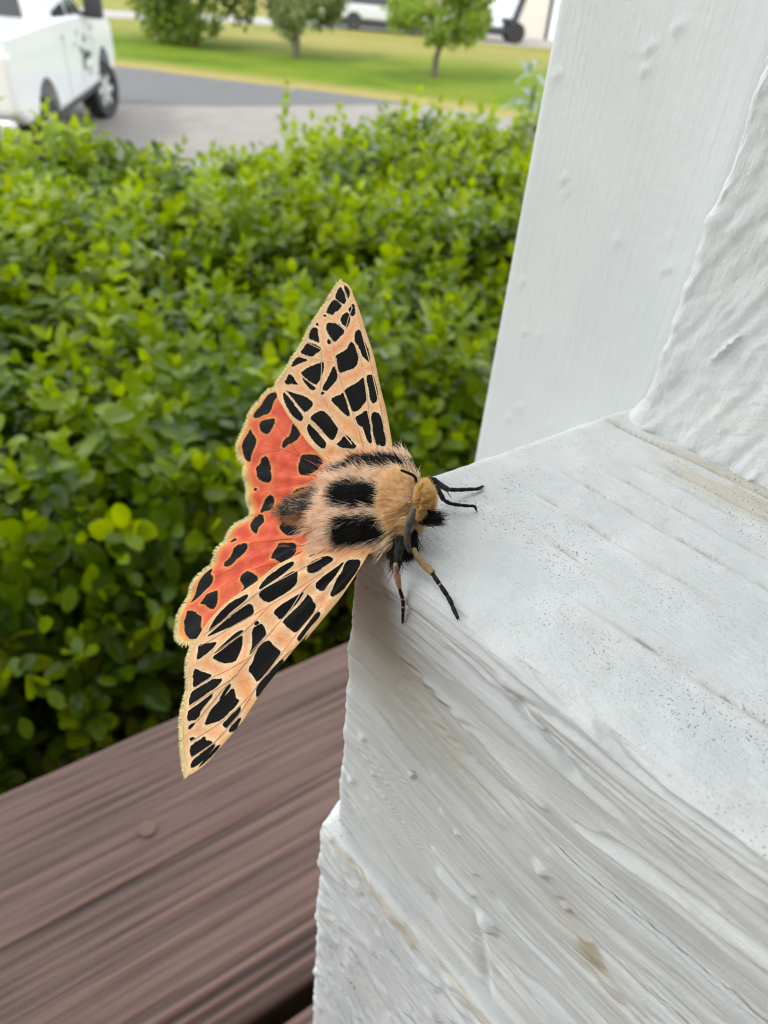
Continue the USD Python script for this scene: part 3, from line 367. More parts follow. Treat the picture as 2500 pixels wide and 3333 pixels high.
# ------------------------------------------------------------------ the tiger moth; plan coordinates u (tail to head), v (to the side), n (up from the back), in millimetres
WINGS = json.loads('''{"forewing_upper":{"outline":[[17.23,5.02],[16.78,6.91],[16.4,8.24],[15.73,10.23],[15.09,12.01],[14.27,13.98],[13.61,15.72],[12.86,18.02],[12.17,19.84],[11.33,21.73],[10.46,23.66],[9.55,25.79],[8.66,27.67],[7.83,29.15],[7.24,30.45],[6.38,31.55],[5.35,32.24],[4.7,32.01],[4.48,31.55],[3.58,30.54],[3.07,29.5],[2.34,28.37],[1.83,26.98],[1.25,25.88],[0.53,24.75],[-0.09,23.88],[-0.54,22.98],[-1.13,21.96],[-1.42,21.03],[-1.82,20.26],[-2.33,19.65],[-3.04,19.14],[-3.49,18.59],[-3.26,17.71],[-2.84,16.8],[-2.2,15.73],[-1.47,14.94],[-0.71,14.01],[0.36,12.65],[1.73,11.28],[2.7,10.24],[4.01,8.93],[5.26,7.77],[6.63,6.63],[8.36,5.59],[10.47,4.54],[14.47,4.15]],"spots":[[[5.18,31.51],[5.96,30.5],[6.43,29.52],[6.8,28.71],[6.43,28.23],[5.47,28.97],[4.47,29.88],[4.71,30.69]],[[5.87,31.47],[6.57,30.92],[7.09,30.06],[7.19,29.46],[7.02,28.72],[6.59,29.48],[6.11,30.54]],[[4.34,29.76],[5.31,29.01],[6.13,28.23],[5.88,27.94],[5.41,27.63],[4.8,27.63],[4.64,27.24],[3.89,27.57],[3.27,28.0],[3.4,28.55],[3.75,29.19]],[[3.25,27.69],[3.59,27.35],[3.33,27.27],[2.86,27.47]],[[2.38,26.56],[2.79,25.79],[2.07,26.13]],[[2.05,25.82],[2.67,25.42],[2.84,24.53],[3.23,23.74],[3.35,23.08],[2.48,23.62],[1.17,24.33],[1.18,25.04],[1.53,25.68]],[[0.86,23.9],[2.05,23.43],[3.1,22.79],[3.91,22.13],[3.59,21.85],[2.68,21.76],[2.29,21.42],[1.09,21.94],[-0.13,22.54],[0.23,23.11]],[[-0.26,22.0],[0.53,21.63],[1.65,21.13],[1.14,20.95],[0.38,20.82],[-0.34,20.47],[-1.06,20.46],[-0.89,21.21]],[[8.01,28.12],[8.46,27.16],[8.63,26.28],[8.38,25.86],[7.98,26.09],[7.56,26.82],[7.26,27.32],[7.59,27.52]],[[7.09,27.01],[7.71,26.37],[7.96,25.61],[7.81,24.95],[7.45,24.48],[6.75,25.13],[6.07,25.98],[6.19,26.59]],[[3.99,26.23],[5.59,25.77],[6.46,25.05],[7.13,24.21],[6.98,23.76],[6.45,23.46],[6.1,22.92],[5.76,22.71],[5.06,23.69],[4.2,24.65],[3.85,25.72]],[[4.83,23.47],[5.34,22.8],[5.21,22.46],[4.76,22.72],[4.65,23.3]],[[9.51,23.81],[10.11,23.2],[10.45,22.39],[10.96,21.41],[11.47,20.38],[11.88,19.25],[11.94,18.52],[11.33,19.09],[10.68,19.68],[10.36,20.34],[9.86,21.24],[9.26,21.9],[9.1,22.61],[9.02,23.31]],[[8.47,22.34],[9.06,21.81],[9.47,21.05],[9.9,20.17],[10.02,19.42],[9.73,18.62],[8.95,18.24],[8.27,18.04],[7.65,17.89],[7.19,18.44],[6.87,19.43],[6.64,20.28],[6.44,20.59],[7.18,20.99],[7.91,21.38],[8.11,21.87]],[[4.19,20.29],[4.54,20.02],[4.52,18.93],[4.37,17.75],[4.02,16.8],[3.25,17.27],[2.38,17.83],[1.55,18.53],[0.79,19.21],[1.35,19.52],[1.96,19.96],[2.98,20.25]],[[1.15,18.6],[1.86,18.13],[2.93,17.4],[4.03,16.4],[3.8,16.04],[2.96,16.45],[2.2,17.18],[1.52,17.92]],[[6.31,19.27],[6.81,18.51],[7.24,17.5],[6.86,17.04],[6.25,16.35],[5.88,15.63],[5.5,15.69],[5.07,16.03],[5.24,17.06],[5.47,17.82],[5.85,18.55]],[[5.04,15.77],[5.69,15.46],[5.51,15.23],[5.08,15.17]],[[-1.27,19.56],[-0.52,19.04],[0.04,18.24],[0.73,17.57],[-0.1,17.79],[-0.78,18.04],[-1.32,17.93],[-2.0,18.47],[-1.62,18.96]],[[-1.73,17.24],[-0.69,16.86],[0.53,16.32],[1.71,15.85],[2.91,15.19],[3.82,14.38],[3.64,13.75],[2.97,13.0],[2.14,13.72],[0.99,14.82],[-0.18,15.96],[-1.18,16.94]],[[-1.82,17.05],[-1.06,16.37],[0.13,15.23],[1.51,13.81],[2.84,12.49],[2.58,11.94],[1.86,12.11],[0.76,12.99],[-0.28,14.21],[-1.29,15.59],[-1.72,16.48]],[[8.33,15.22],[8.66,14.52],[9.18,13.54],[9.7,12.58],[10.18,11.75],[10.04,11.4],[9.17,12.03],[8.16,12.94],[7.31,13.71],[6.8,14.3],[7.28,14.68],[7.95,14.96]],[[11.12,16.93],[11.51,16.22],[11.84,15.01],[12.21,13.69],[12.15,13.08],[11.7,12.53],[11.06,12.25],[10.33,12.11],[9.85,12.93],[9.24,14.04],[8.72,15.03],[8.45,15.33],[9.25,15.65],[10.04,15.9],[10.52,16.39]],[[11.67,16.96],[12.73,16.7],[13.03,16.08],[13.44,15.12],[13.89,13.92],[13.93,13.17],[13.58,12.85],[12.97,12.95],[12.51,13.77],[12.28,14.81],[11.81,16.04]],[[5.24,13.18],[6.04,12.81],[6.91,11.97],[7.79,11.09],[8.62,10.35],[8.79,9.83],[8.47,9.25],[7.95,8.63],[7.18,8.98],[6.27,10.03],[5.2,11.07],[4.17,11.85],[4.01,12.26],[4.44,12.72]],[[3.71,11.53],[4.35,10.92],[5.4,10.02],[6.29,9.15],[7.14,8.42],[7.33,7.78],[6.74,7.54],[5.75,8.21],[4.68,9.22],[3.95,9.95],[3.41,10.79]],[[9.96,9.06],[10.58,8.62],[11.1,7.94],[11.71,7.51],[11.79,7.02],[10.83,7.13],[9.99,7.29],[8.8,7.79],[8.98,8.32],[9.44,8.88]],[[12.58,12.02],[12.82,11.37],[13.13,10.23],[13.53,8.97],[13.97,7.36],[13.4,7.67],[12.71,8.71],[12.42,9.72],[11.69,10.06],[11.31,10.72],[10.88,11.28],[11.42,11.7]],[[13.3,11.67],[14.1,11.61],[14.59,10.99],[15.08,10.32],[15.3,9.69],[15.19,9.11],[15.63,8.34],[15.88,7.48],[15.85,6.79],[14.91,7.13],[14.28,7.44],[13.95,8.31],[13.7,9.54],[13.37,10.8]]],"veins":[[[15.09,5.94],[13.5,9.57],[12.48,12.65],[11.28,16.77],[9.76,20.99],[7.01,24.44],[3.44,27.53]],[[12.68,7.28],[10.35,11.98],[8.45,15.33],[6.69,19.6],[5.07,23.62]],[[12.68,7.28],[10.35,11.98],[8.28,15.49],[6.39,19.66],[1.48,21.58],[-0.24,22.28]],[[11.0,7.71],[6.08,13.38],[4.01,16.47],[0.95,18.77]],[[11.0,7.71],[7.25,11.67],[4.73,15.82],[3.77,22.09],[0.68,24.01]],[[10.04,6.98],[7.51,8.75],[4.01,11.87],[-1.55,17.14]],[[7.32,24.37],[8.0,27.28],[5.88,30.96]],[[16.01,7.47],[14.42,12.11],[11.96,18.58],[8.68,26.69]]],"fringe":[16,33]},"forewing_lower":{"outline":[[17.69,6.44],[16.86,6.71],[16.59,7.76],[15.84,10.11],[15.01,12.13],[13.68,14.83],[12.31,17.71],[12.83,16.13],[11.83,17.85],[10.88,19.65],[9.82,21.74],[8.88,23.98],[8.14,26.08],[7.31,27.67],[6.59,28.97],[5.99,30.24],[5.33,31.14],[4.46,31.89],[3.92,32.19],[3.21,31.88],[2.83,31.29],[1.88,30.29],[1.13,29.14],[0.61,28.13],[-0.42,26.13],[-0.96,24.84],[-1.49,23.31],[-2.74,20.89],[-3.47,19.25],[-3.68,18.22],[-3.45,17.69],[-3.11,16.68],[-2.74,15.73],[-1.9,14.51],[-1.02,13.36],[0.29,11.89],[1.4,10.91],[2.43,10.06],[3.94,8.72],[5.55,7.64],[6.57,6.79],[8.16,5.72],[9.7,4.91],[8.29,5.3],[10.47,4.25],[13.69,3.93]],"spots":[[[7.07,7.67],[7.27,7.98],[6.53,8.64],[5.44,9.6],[4.49,10.56],[3.58,11.46],[3.27,10.8],[3.43,10.07],[4.16,9.22],[5.46,8.38],[6.33,7.84]],[[7.62,8.66],[8.16,9.15],[8.52,9.87],[8.5,10.46],[7.87,11.16],[6.98,11.86],[6.03,12.45],[5.45,12.8],[4.62,12.64],[3.92,12.17],[3.75,11.82],[4.43,11.04],[5.66,10.08],[6.6,9.13]],[[2.02,11.88],[2.36,12.36],[1.75,13.08],[0.73,13.93],[-0.31,15.01],[-1.35,16.1],[-2.01,16.64],[-2.01,16.23],[-1.62,15.04],[-0.77,13.83],[0.19,12.86],[1.22,12.31]],[[2.82,12.95],[3.39,13.41],[3.8,13.99],[3.6,14.57],[2.77,15.17],[1.66,15.77],[0.43,16.16],[-0.75,16.66],[-2.03,17.28],[-1.7,16.81],[-0.75,15.84],[0.43,14.76],[1.67,13.79]],[[10.13,11.56],[9.93,12.02],[9.51,12.87],[8.86,13.78],[8.08,14.97],[7.34,14.49],[6.8,14.16],[7.37,13.36],[8.38,12.66],[9.28,12.02]],[[10.58,11.73],[11.43,12.29],[12.24,13.06],[12.25,13.72],[11.94,14.49],[11.47,15.48],[11.04,16.4],[10.26,16.16],[9.28,15.65],[8.47,15.13],[9.05,14.23],[9.86,13.09],[10.46,12.07]],[[12.78,13.82],[13.39,14.14],[13.39,14.46],[12.84,15.54],[12.3,16.62],[12.0,17.52],[11.43,17.18],[11.74,16.43],[12.27,15.03]],[[11.16,10.82],[11.8,9.93],[12.71,8.88],[13.99,7.54],[13.94,8.3],[13.31,9.64],[12.9,11.12],[12.73,11.53],[11.82,11.27]],[[14.32,7.55],[15.25,7.5],[16.15,7.6],[16.22,8.5],[15.84,9.67],[15.22,10.98],[14.59,11.84],[14.17,12.18],[13.49,11.85],[13.64,10.98],[14.06,9.5],[14.21,8.15]],[[8.88,6.77],[9.41,6.39],[9.57,6.79],[8.86,7.17]],[[8.96,8.04],[10.0,7.44],[11.34,7.0],[12.4,7.19],[12.3,7.81],[11.43,8.56],[10.67,9.16],[9.86,9.22],[9.21,8.67]],[[4.98,15.17],[5.32,15.33],[5.44,15.44],[5.0,15.79],[4.67,15.52]],[[5.77,15.43],[6.27,15.92],[6.89,16.56],[6.87,17.21],[6.57,17.98],[6.14,18.76],[5.86,19.15],[5.61,18.89],[5.46,18.04],[4.88,16.96],[4.71,16.19],[5.02,15.84]],[[3.12,16.3],[3.61,16.45],[3.46,16.85],[2.73,17.33],[1.97,18.03],[1.21,18.73],[0.39,19.33],[0.84,18.58],[1.55,17.77],[2.23,16.9]],[[3.56,16.9],[3.81,17.56],[3.96,18.54],[3.98,19.41],[3.91,19.95],[3.04,20.11],[2.13,20.22],[1.17,20.0],[0.31,19.72],[1.1,19.07],[2.05,18.19],[2.89,17.38]],[[0.09,17.83],[0.17,18.39],[-0.54,19.21],[-1.36,20.09],[-1.79,20.11],[-2.09,19.18],[-2.69,18.24],[-1.49,18.01]],[[7.73,17.39],[8.43,17.79],[9.11,18.19],[9.74,18.47],[9.9,18.98],[9.59,19.83],[9.14,20.77],[8.52,21.63],[7.97,22.07],[7.27,21.41],[6.58,21.05],[6.26,20.65],[6.68,19.89],[6.62,18.95],[6.82,17.97]],[[10.63,19.35],[10.86,19.75],[10.54,20.58],[10.02,21.62],[9.42,22.76],[8.94,23.73],[8.58,23.22],[8.44,22.54],[8.66,21.92],[9.32,21.17],[9.81,20.32]],[[-1.41,21.03],[-0.48,21.41],[0.4,21.46],[1.36,21.66],[1.01,22.06],[0.21,22.65],[-0.54,23.34],[-1.02,22.74],[-1.48,21.69]],[[1.82,22.0],[2.6,22.16],[3.15,21.91],[3.29,22.31],[2.94,23.07],[2.16,23.65],[1.35,24.44],[0.56,25.02],[0.19,25.36],[-0.22,24.88],[-0.72,23.78],[0.01,23.3],[1.02,22.59]],[[2.84,23.64],[2.87,24.2],[2.53,24.84],[2.28,25.37],[2.1,25.79],[2.23,26.28],[1.8,26.72],[0.93,27.01],[0.55,26.34],[0.47,25.84],[1.33,25.15],[2.14,24.37]],[[2.01,26.9],[1.86,27.31],[1.54,27.83],[1.25,27.57],[1.42,27.25]],[[4.56,22.43],[4.78,22.72],[4.49,23.46],[4.21,24.19],[3.9,24.37],[3.93,23.91],[4.16,23.08]],[[5.08,22.8],[5.46,23.28],[5.94,23.84],[6.52,24.09],[6.43,24.69],[5.85,25.33],[5.17,26.28],[4.32,26.66],[3.77,26.86],[3.11,27.12],[3.16,26.48],[3.29,25.48],[3.85,24.52],[4.59,23.65]],[[7.05,24.63],[7.38,25.19],[7.45,25.57],[6.98,26.29],[6.53,27.15],[5.92,26.97],[5.49,26.63],[6.06,26.0],[6.67,25.16]],[[7.84,25.72],[7.79,26.4],[7.63,27.08],[7.31,27.44],[6.72,27.27],[7.04,26.66],[7.45,25.95]],[[3.92,28.1],[4.09,28.42],[4.68,28.54],[5.43,28.59],[4.9,29.17],[4.21,29.82],[3.32,30.35],[2.93,30.25],[2.41,29.47],[2.71,29.05],[3.34,28.5]],[[5.64,28.76],[5.95,28.86],[5.69,29.45],[5.46,30.21],[4.9,30.83],[3.98,31.5],[3.66,31.18],[3.61,30.63],[4.23,30.09],[4.99,29.35]],[[6.47,28.75],[6.44,29.17],[6.04,29.86],[5.53,30.57],[4.9,31.29],[4.95,30.92],[5.49,30.03],[6.06,28.94]],[[2.55,28.4],[2.69,28.53],[2.21,28.87],[1.95,28.66],[2.1,28.45]]],"veins":[[[10.87,7.28],[8.54,8.31],[3.6,11.64],[0.37,14.64],[-2.43,16.83]],[[11.51,8.96],[8.45,11.27],[5.89,13.03],[3.81,14.45],[0.55,16.38],[-2.28,18.44]],[[11.6,9.2],[9.85,11.5],[8.51,14.46],[7.0,16.93],[5.67,19.15]],[[5.89,13.03],[4.82,15.11],[3.24,16.97],[0.33,19.22]],[[13.08,13.05],[11.86,14.93],[10.97,16.67]],[[7.87,15.98],[6.13,19.29],[3.98,22.99],[2.03,26.89]],[[6.13,19.29],[3.46,20.94],[1.58,21.81],[-0.54,23.34]],[[5.23,21.24],[3.41,22.93],[0.38,25.45]],[[10.95,16.62],[9.63,19.93],[8.25,22.65],[7.08,24.44],[5.27,26.46],[2.23,28.92]],[[8.25,22.65],[7.39,25.58],[6.43,27.21],[5.48,28.82],[3.27,30.49]],[[11.98,17.63],[10.58,19.25],[8.31,22.25]]],"fringe":[18,30]},"hindwing_upper":{"outline":[[9.67,3.89],[5.81,11.09],[0.86,17.12],[-2.46,17.83],[-3.44,17.81],[-4.42,17.78],[-5.66,17.38],[-6.61,16.41],[-7.2,15.38],[-7.55,14.03],[-8.08,12.71],[-8.39,11.37],[-8.35,9.99],[-7.95,8.46],[-7.34,7.92],[-6.73,7.45],[-6.3,6.28],[-5.69,4.66],[-5.07,3.31],[-4.63,2.0],[-4.16,0.95],[-3.56,-0.09],[-2.35,-0.65],[0.25,-1.29],[4.61,-1.06],[9.1,1.0]],"spots":[[[-3.33,17.35],[-2.9,16.51],[-3.5,15.92],[-3.75,14.85],[-4.09,14.22],[-5.05,14.08],[-5.38,13.72],[-6.68,13.9],[-6.54,14.72],[-5.94,15.74],[-5.49,16.65],[-4.62,17.21]],[[-2.79,13.48],[-2.6,12.64],[-2.71,11.72],[-3.21,11.11],[-4.05,11.22],[-4.94,11.88],[-5.17,12.87],[-4.52,13.25]],[[-6.94,12.56],[-6.47,11.67],[-5.64,11.02],[-5.12,9.88],[-5.36,8.84],[-5.65,8.34],[-5.75,7.42],[-6.47,7.63],[-7.1,8.5],[-7.47,9.62],[-7.47,10.98]],[[0.67,12.12],[1.43,11.43],[2.33,10.4],[1.89,9.94],[1.28,9.24],[0.55,9.07],[-0.16,8.76],[-0.58,8.94],[-0.49,9.58],[0.29,10.27],[0.41,11.17]],[[-2.62,7.87],[-2.1,6.65],[-1.59,5.44],[-1.15,4.89],[-1.48,4.28],[-1.92,4.13],[-2.93,4.41],[-3.67,4.86],[-4.06,5.8],[-4.47,6.5],[-3.9,6.83],[-3.71,7.73]],[[4.93,7.41],[6.06,6.79],[6.78,5.98],[6.2,5.3],[5.47,4.64],[4.32,4.63],[3.12,4.74],[2.94,6.0],[2.74,7.28]],[[-4.04,3.71],[-3.47,3.37],[-3.71,3.05],[-4.13,3.3]],[[-0.74,2.4],[-0.35,1.69],[-0.15,0.81],[-0.67,0.11],[-1.37,-0.22],[-2.04,0.01],[-2.19,0.95],[-1.74,2.04]],[[2.6,2.32],[3.51,2.86],[5.23,2.96],[7.06,3.05],[7.48,2.3],[4.75,1.79],[3.7,1.27],[2.78,1.46]]],"veins":[[[7.73,4.67],[2.9,7.26],[-0.6,8.68],[-4.87,9.85]],[[-0.6,8.68],[-3.84,8.27],[-5.94,7.5]],[[7.82,4.18],[1.91,4.85],[-1.42,6.06]],[[7.2,3.75],[0.7,3.47],[-3.69,2.94]],[[2.9,7.26],[-2.63,12.78],[-5.12,13.68]]],"fringe":[4,21]},"hindwing_lower":{"outline":[[9.64,4.41],[6.63,1.92],[3.18,0.48],[-0.08,-0.18],[-1.71,-0.37],[-2.74,-0.23],[-3.54,0.07],[-4.53,0.65],[-5.6,1.72],[-6.1,2.97],[-6.09,4.23],[-6.63,5.04],[-6.62,6.27],[-6.6,7.21],[-6.88,7.88],[-7.74,8.53],[-8.12,9.45],[-8.42,10.63],[-8.24,11.8],[-8.28,12.57],[-8.33,13.59],[-8.08,14.83],[-7.82,15.93],[-7.45,16.89],[-6.68,17.58],[-5.16,18.17],[-4.06,17.95],[-3.16,17.68],[-1.48,17.49],[1.49,15.43],[5.41,11.99],[9.45,8.93]],"spots":[[[-1.63,0.14],[-1.12,0.74],[-1.02,1.44],[-1.18,2.4],[-1.2,3.02],[-1.59,3.0],[-2.45,2.33],[-3.13,1.31],[-3.13,0.6],[-2.56,0.14]],[[-4.69,3.53],[-4.09,3.76],[-4.56,4.09],[-5.1,4.27],[-5.08,3.86]],[[-2.17,4.51],[-1.64,4.89],[-1.68,5.49],[-2.28,6.13],[-2.73,6.78],[-2.7,7.44],[-3.52,7.95],[-4.26,7.73],[-4.7,7.13],[-3.97,6.48],[-3.91,5.68],[-3.53,4.88]],[[-6.36,7.96],[-5.93,8.3],[-6.0,8.76],[-5.32,9.29],[-5.25,10.0],[-5.77,10.77],[-6.23,11.67],[-6.92,12.69],[-7.21,12.88],[-7.34,11.67],[-7.43,10.38],[-7.2,9.07]],[[-3.42,11.09],[-3.14,11.91],[-2.85,13.02],[-3.23,13.57],[-4.02,13.4],[-4.68,13.04],[-5.49,12.98],[-5.09,12.29],[-5.04,11.54]],[[-7.16,13.94],[-5.79,13.98],[-5.31,14.4],[-4.62,14.39],[-3.97,15.7],[-3.14,16.51],[-3.35,17.33],[-4.41,17.61],[-5.43,17.18],[-6.45,16.38],[-7.0,15.3],[-6.88,14.68]],[[-0.23,8.46],[0.82,8.8],[1.52,9.06],[2.5,10.06],[2.01,10.67],[1.23,11.16],[0.33,11.83],[0.21,11.16],[0.42,10.54],[-0.55,9.91],[-0.7,9.03]],[[3.34,4.5],[4.67,4.63],[5.83,4.87],[6.22,5.65],[5.99,6.4],[5.89,7.15],[5.02,7.69],[4.06,7.1],[2.58,6.68],[2.78,6.17],[3.22,5.54],[2.79,4.74]],[[2.14,0.95],[3.24,0.96],[4.58,1.39],[6.08,2.28],[7.29,2.88],[6.99,3.51],[5.52,3.3],[4.42,3.7],[3.25,3.31],[2.08,2.31],[2.22,1.64]]],"veins":[[[8.11,5.6],[3.43,7.59],[-0.37,8.78],[-3.42,11.09],[-6.57,13.31]],[[6.57,5.16],[0.88,5.19],[-2.52,8.1],[-5.04,9.23]],[[4.71,4.04],[-0.9,4.59],[-5.03,6.85]],[[3.43,7.59],[2.01,10.67]]],"fringe":[6,26]}}''')
MT = np.array([-14.04999, 68.92544, -54.90196])
MU = np.array([0.83532047, -0.33578104, 0.43530542]); MV = np.array([0.10953739, 0.87758225, 0.46674505]); MN = np.array([-0.53874045, -0.34219948, 0.769843])
DIH = -0.13868
def wing_place(uvn, s):
    Vs = s * MV * math.cos(DIH) - MN * math.sin(DIH); Ns = MN * math.cos(DIH) + s * MV * math.sin(DIH)
    p = np.asarray(uvn, float); return mm(MT + p[:, :1] * MU + p[:, 1:2] * Vs + p[:, 2:] * Ns)
def body_place(uvn): p = np.asarray(uvn, float); return mm(MT + p[:, :1] * MU + p[:, 1:2] * MV + p[:, 2:] * MN)

moth = thing('tiger_moth', 'orange and black tiger moth with spread wings resting on the corner of the white block', 'moth')
wing_fore = mat('forewing_scales', {
    'c': ('attribute', {'attribute': 'tint'}), 'g': ('geometry', {}), 'n': ('noise_texture', {'scale': 3500, 'detail': 3, 'roughness': 0.6}),
    'rg': ('rgb_ramp', {'ramp': [(0.25, (0.35, 0.35, 0.35)), (0.75, (0.65, 0.65, 0.65))]}),
    'm': ('mix', {'mix_type': 'overlay', 'fac': 0.75}), 'bp': ('bump', {'strength': 0.5, 'distance': 0.00014}),
    'p': ('principled_bsdf', {'roughness': 0.62, 'specular_ior_level': 0.2, 'sheen_weight': 0.05}), 'tr': ('translucent_bsdf', {}), 'mx': ('mix_closure', {'fac': 0.12})},
    [('c.color', 'm.color1'), ('g.position', 'n.vector'), ('n.fac', 'rg.fac'), ('rg.color', 'm.color2'), ('m.color', 'p.base_color'), ('m.color', 'tr.color'), ('n.fac', 'bp.height'), ('bp.normal', 'p.normal'), ('p.BSDF', 'mx.closure1'), ('tr.BSDF', 'mx.closure2')], surface='mx.closure')
def mat_noise(name, a, b, scale, rough=0.6, **kw):
    return mat(name, {'g': ('geometry', {}), 'n': ('noise_texture', {'scale': scale, 'detail': 3, 'roughness': 0.6}), 'r': ('rgb_ramp', {'ramp': [(0.3, a), (0.7, b)]}),
                      'bp': ('bump', {'strength': 0.4, 'distance': 0.00008}), 'p': ('principled_bsdf', {'roughness': rough, 'specular_ior_level': 0.12, **kw})},
               [('g.position', 'n.vector'), ('n.fac', 'r.fac'), ('r.color', 'p.base_color'), ('n.fac', 'bp.height'), ('bp.normal', 'p.normal')])
black_scales = mat_noise('black_scales', (0.002, 0.002, 0.002), (0.009, 0.008, 0.008), 5000, 0.85)
slate_scales = mat_noise('slate_black_scales', (0.006, 0.0065, 0.008), (0.02, 0.021, 0.024), 4500, 0.85)
fringe_mat = mat_noise('cream_fringe', (0.70, 0.52, 0.22), (0.90, 0.76, 0.42), 4000, 0.7)
vein_mat = mat_noise('pale_veins', (0.66, 0.42, 0.25), (0.82, 0.62, 0.42), 3000, 0.6)
red_vein_mat = mat_noise('red_veins', (0.50, 0.075, 0.03), (0.62, 0.13, 0.05), 3000, 0.6)

def resample(poly, step, closed=True):
    p = np.array(poly, float); p = np.vstack([p, p[:1]]) if closed else p
    s = np.r_[0, np.cumsum(np.linalg.norm(np.diff(p, axis=0), axis=1))]; n = max(int(s[-1] / step), 6)
    t = np.linspace(0, s[-1], n, endpoint=not closed); return np.stack([np.interp(t, s, p[:, 0]), np.interp(t, s, p[:, 1])], 1)
def chaikin(p, n=1):
    p = np.array(p, float)
    for _ in range(n):
        q = np.roll(p, -1, 0); p = np.stack([0.75 * p + 0.25 * q, 0.25 * p + 0.75 * q], 1).reshape(-1, 2)
    return p
def fill(outline, step):
    """Triangles over the inside of a closed outline, with points inside it."""
    pg = Polygon(outline).buffer(0)
    x0, y0, x1, y1 = pg.bounds; X, Y = np.meshgrid(np.arange(x0, x1, step), np.arange(y0, y1, step)); X[1::2] += step / 2
    P = np.c_[X.ravel(), Y.ravel()]; P = P[contains_xy(pg.buffer(-0.4 * step), P[:, 0], P[:, 1])]
    P = np.vstack([outline, P]); T = Delaunay(P).simplices; c = P[T].mean(1); T = T[contains_xy(pg, c[:, 0], c[:, 1])]
    a = P[T]; ar = np.cross(a[:, 1] - a[:, 0], a[:, 2] - a[:, 0]); T = T[np.abs(ar) > 1e-7]; ar = ar[np.abs(ar) > 1e-7]
    return P, np.where((ar > 0)[:, None], T, T[:, ::-1])
def sheet_mesh(P, T, z, thick, s):
    n = len(P); B = np.vstack([np.c_[P, z], np.c_[P, z - thick]])
    e = np.sort(np.vstack([T[:, [0, 1]], T[:, [1, 2]], T[:, [2, 0]]]), 1); uq, cnt = np.unique(e, axis=0, return_counts=True); bd = set(map(tuple, uq[cnt == 1]))
    sides = [(a, b) for t in T for a, b in ((t[0], t[1]), (t[1], t[2]), (t[2], t[0])) if (min(a, b), max(a, b)) in bd]
    F = [T, T[:, ::-1] + n] + [np.array([[b, a, a + n], [b, a + n, b + n]]) for a, b in sides]
    F = np.vstack(F); return B, (F if s > 0 else F[:, ::-1])
def lerp3(a, b, t): return np.array(a) * (1 - t[:, None]) + np.array(b) * t[:, None]

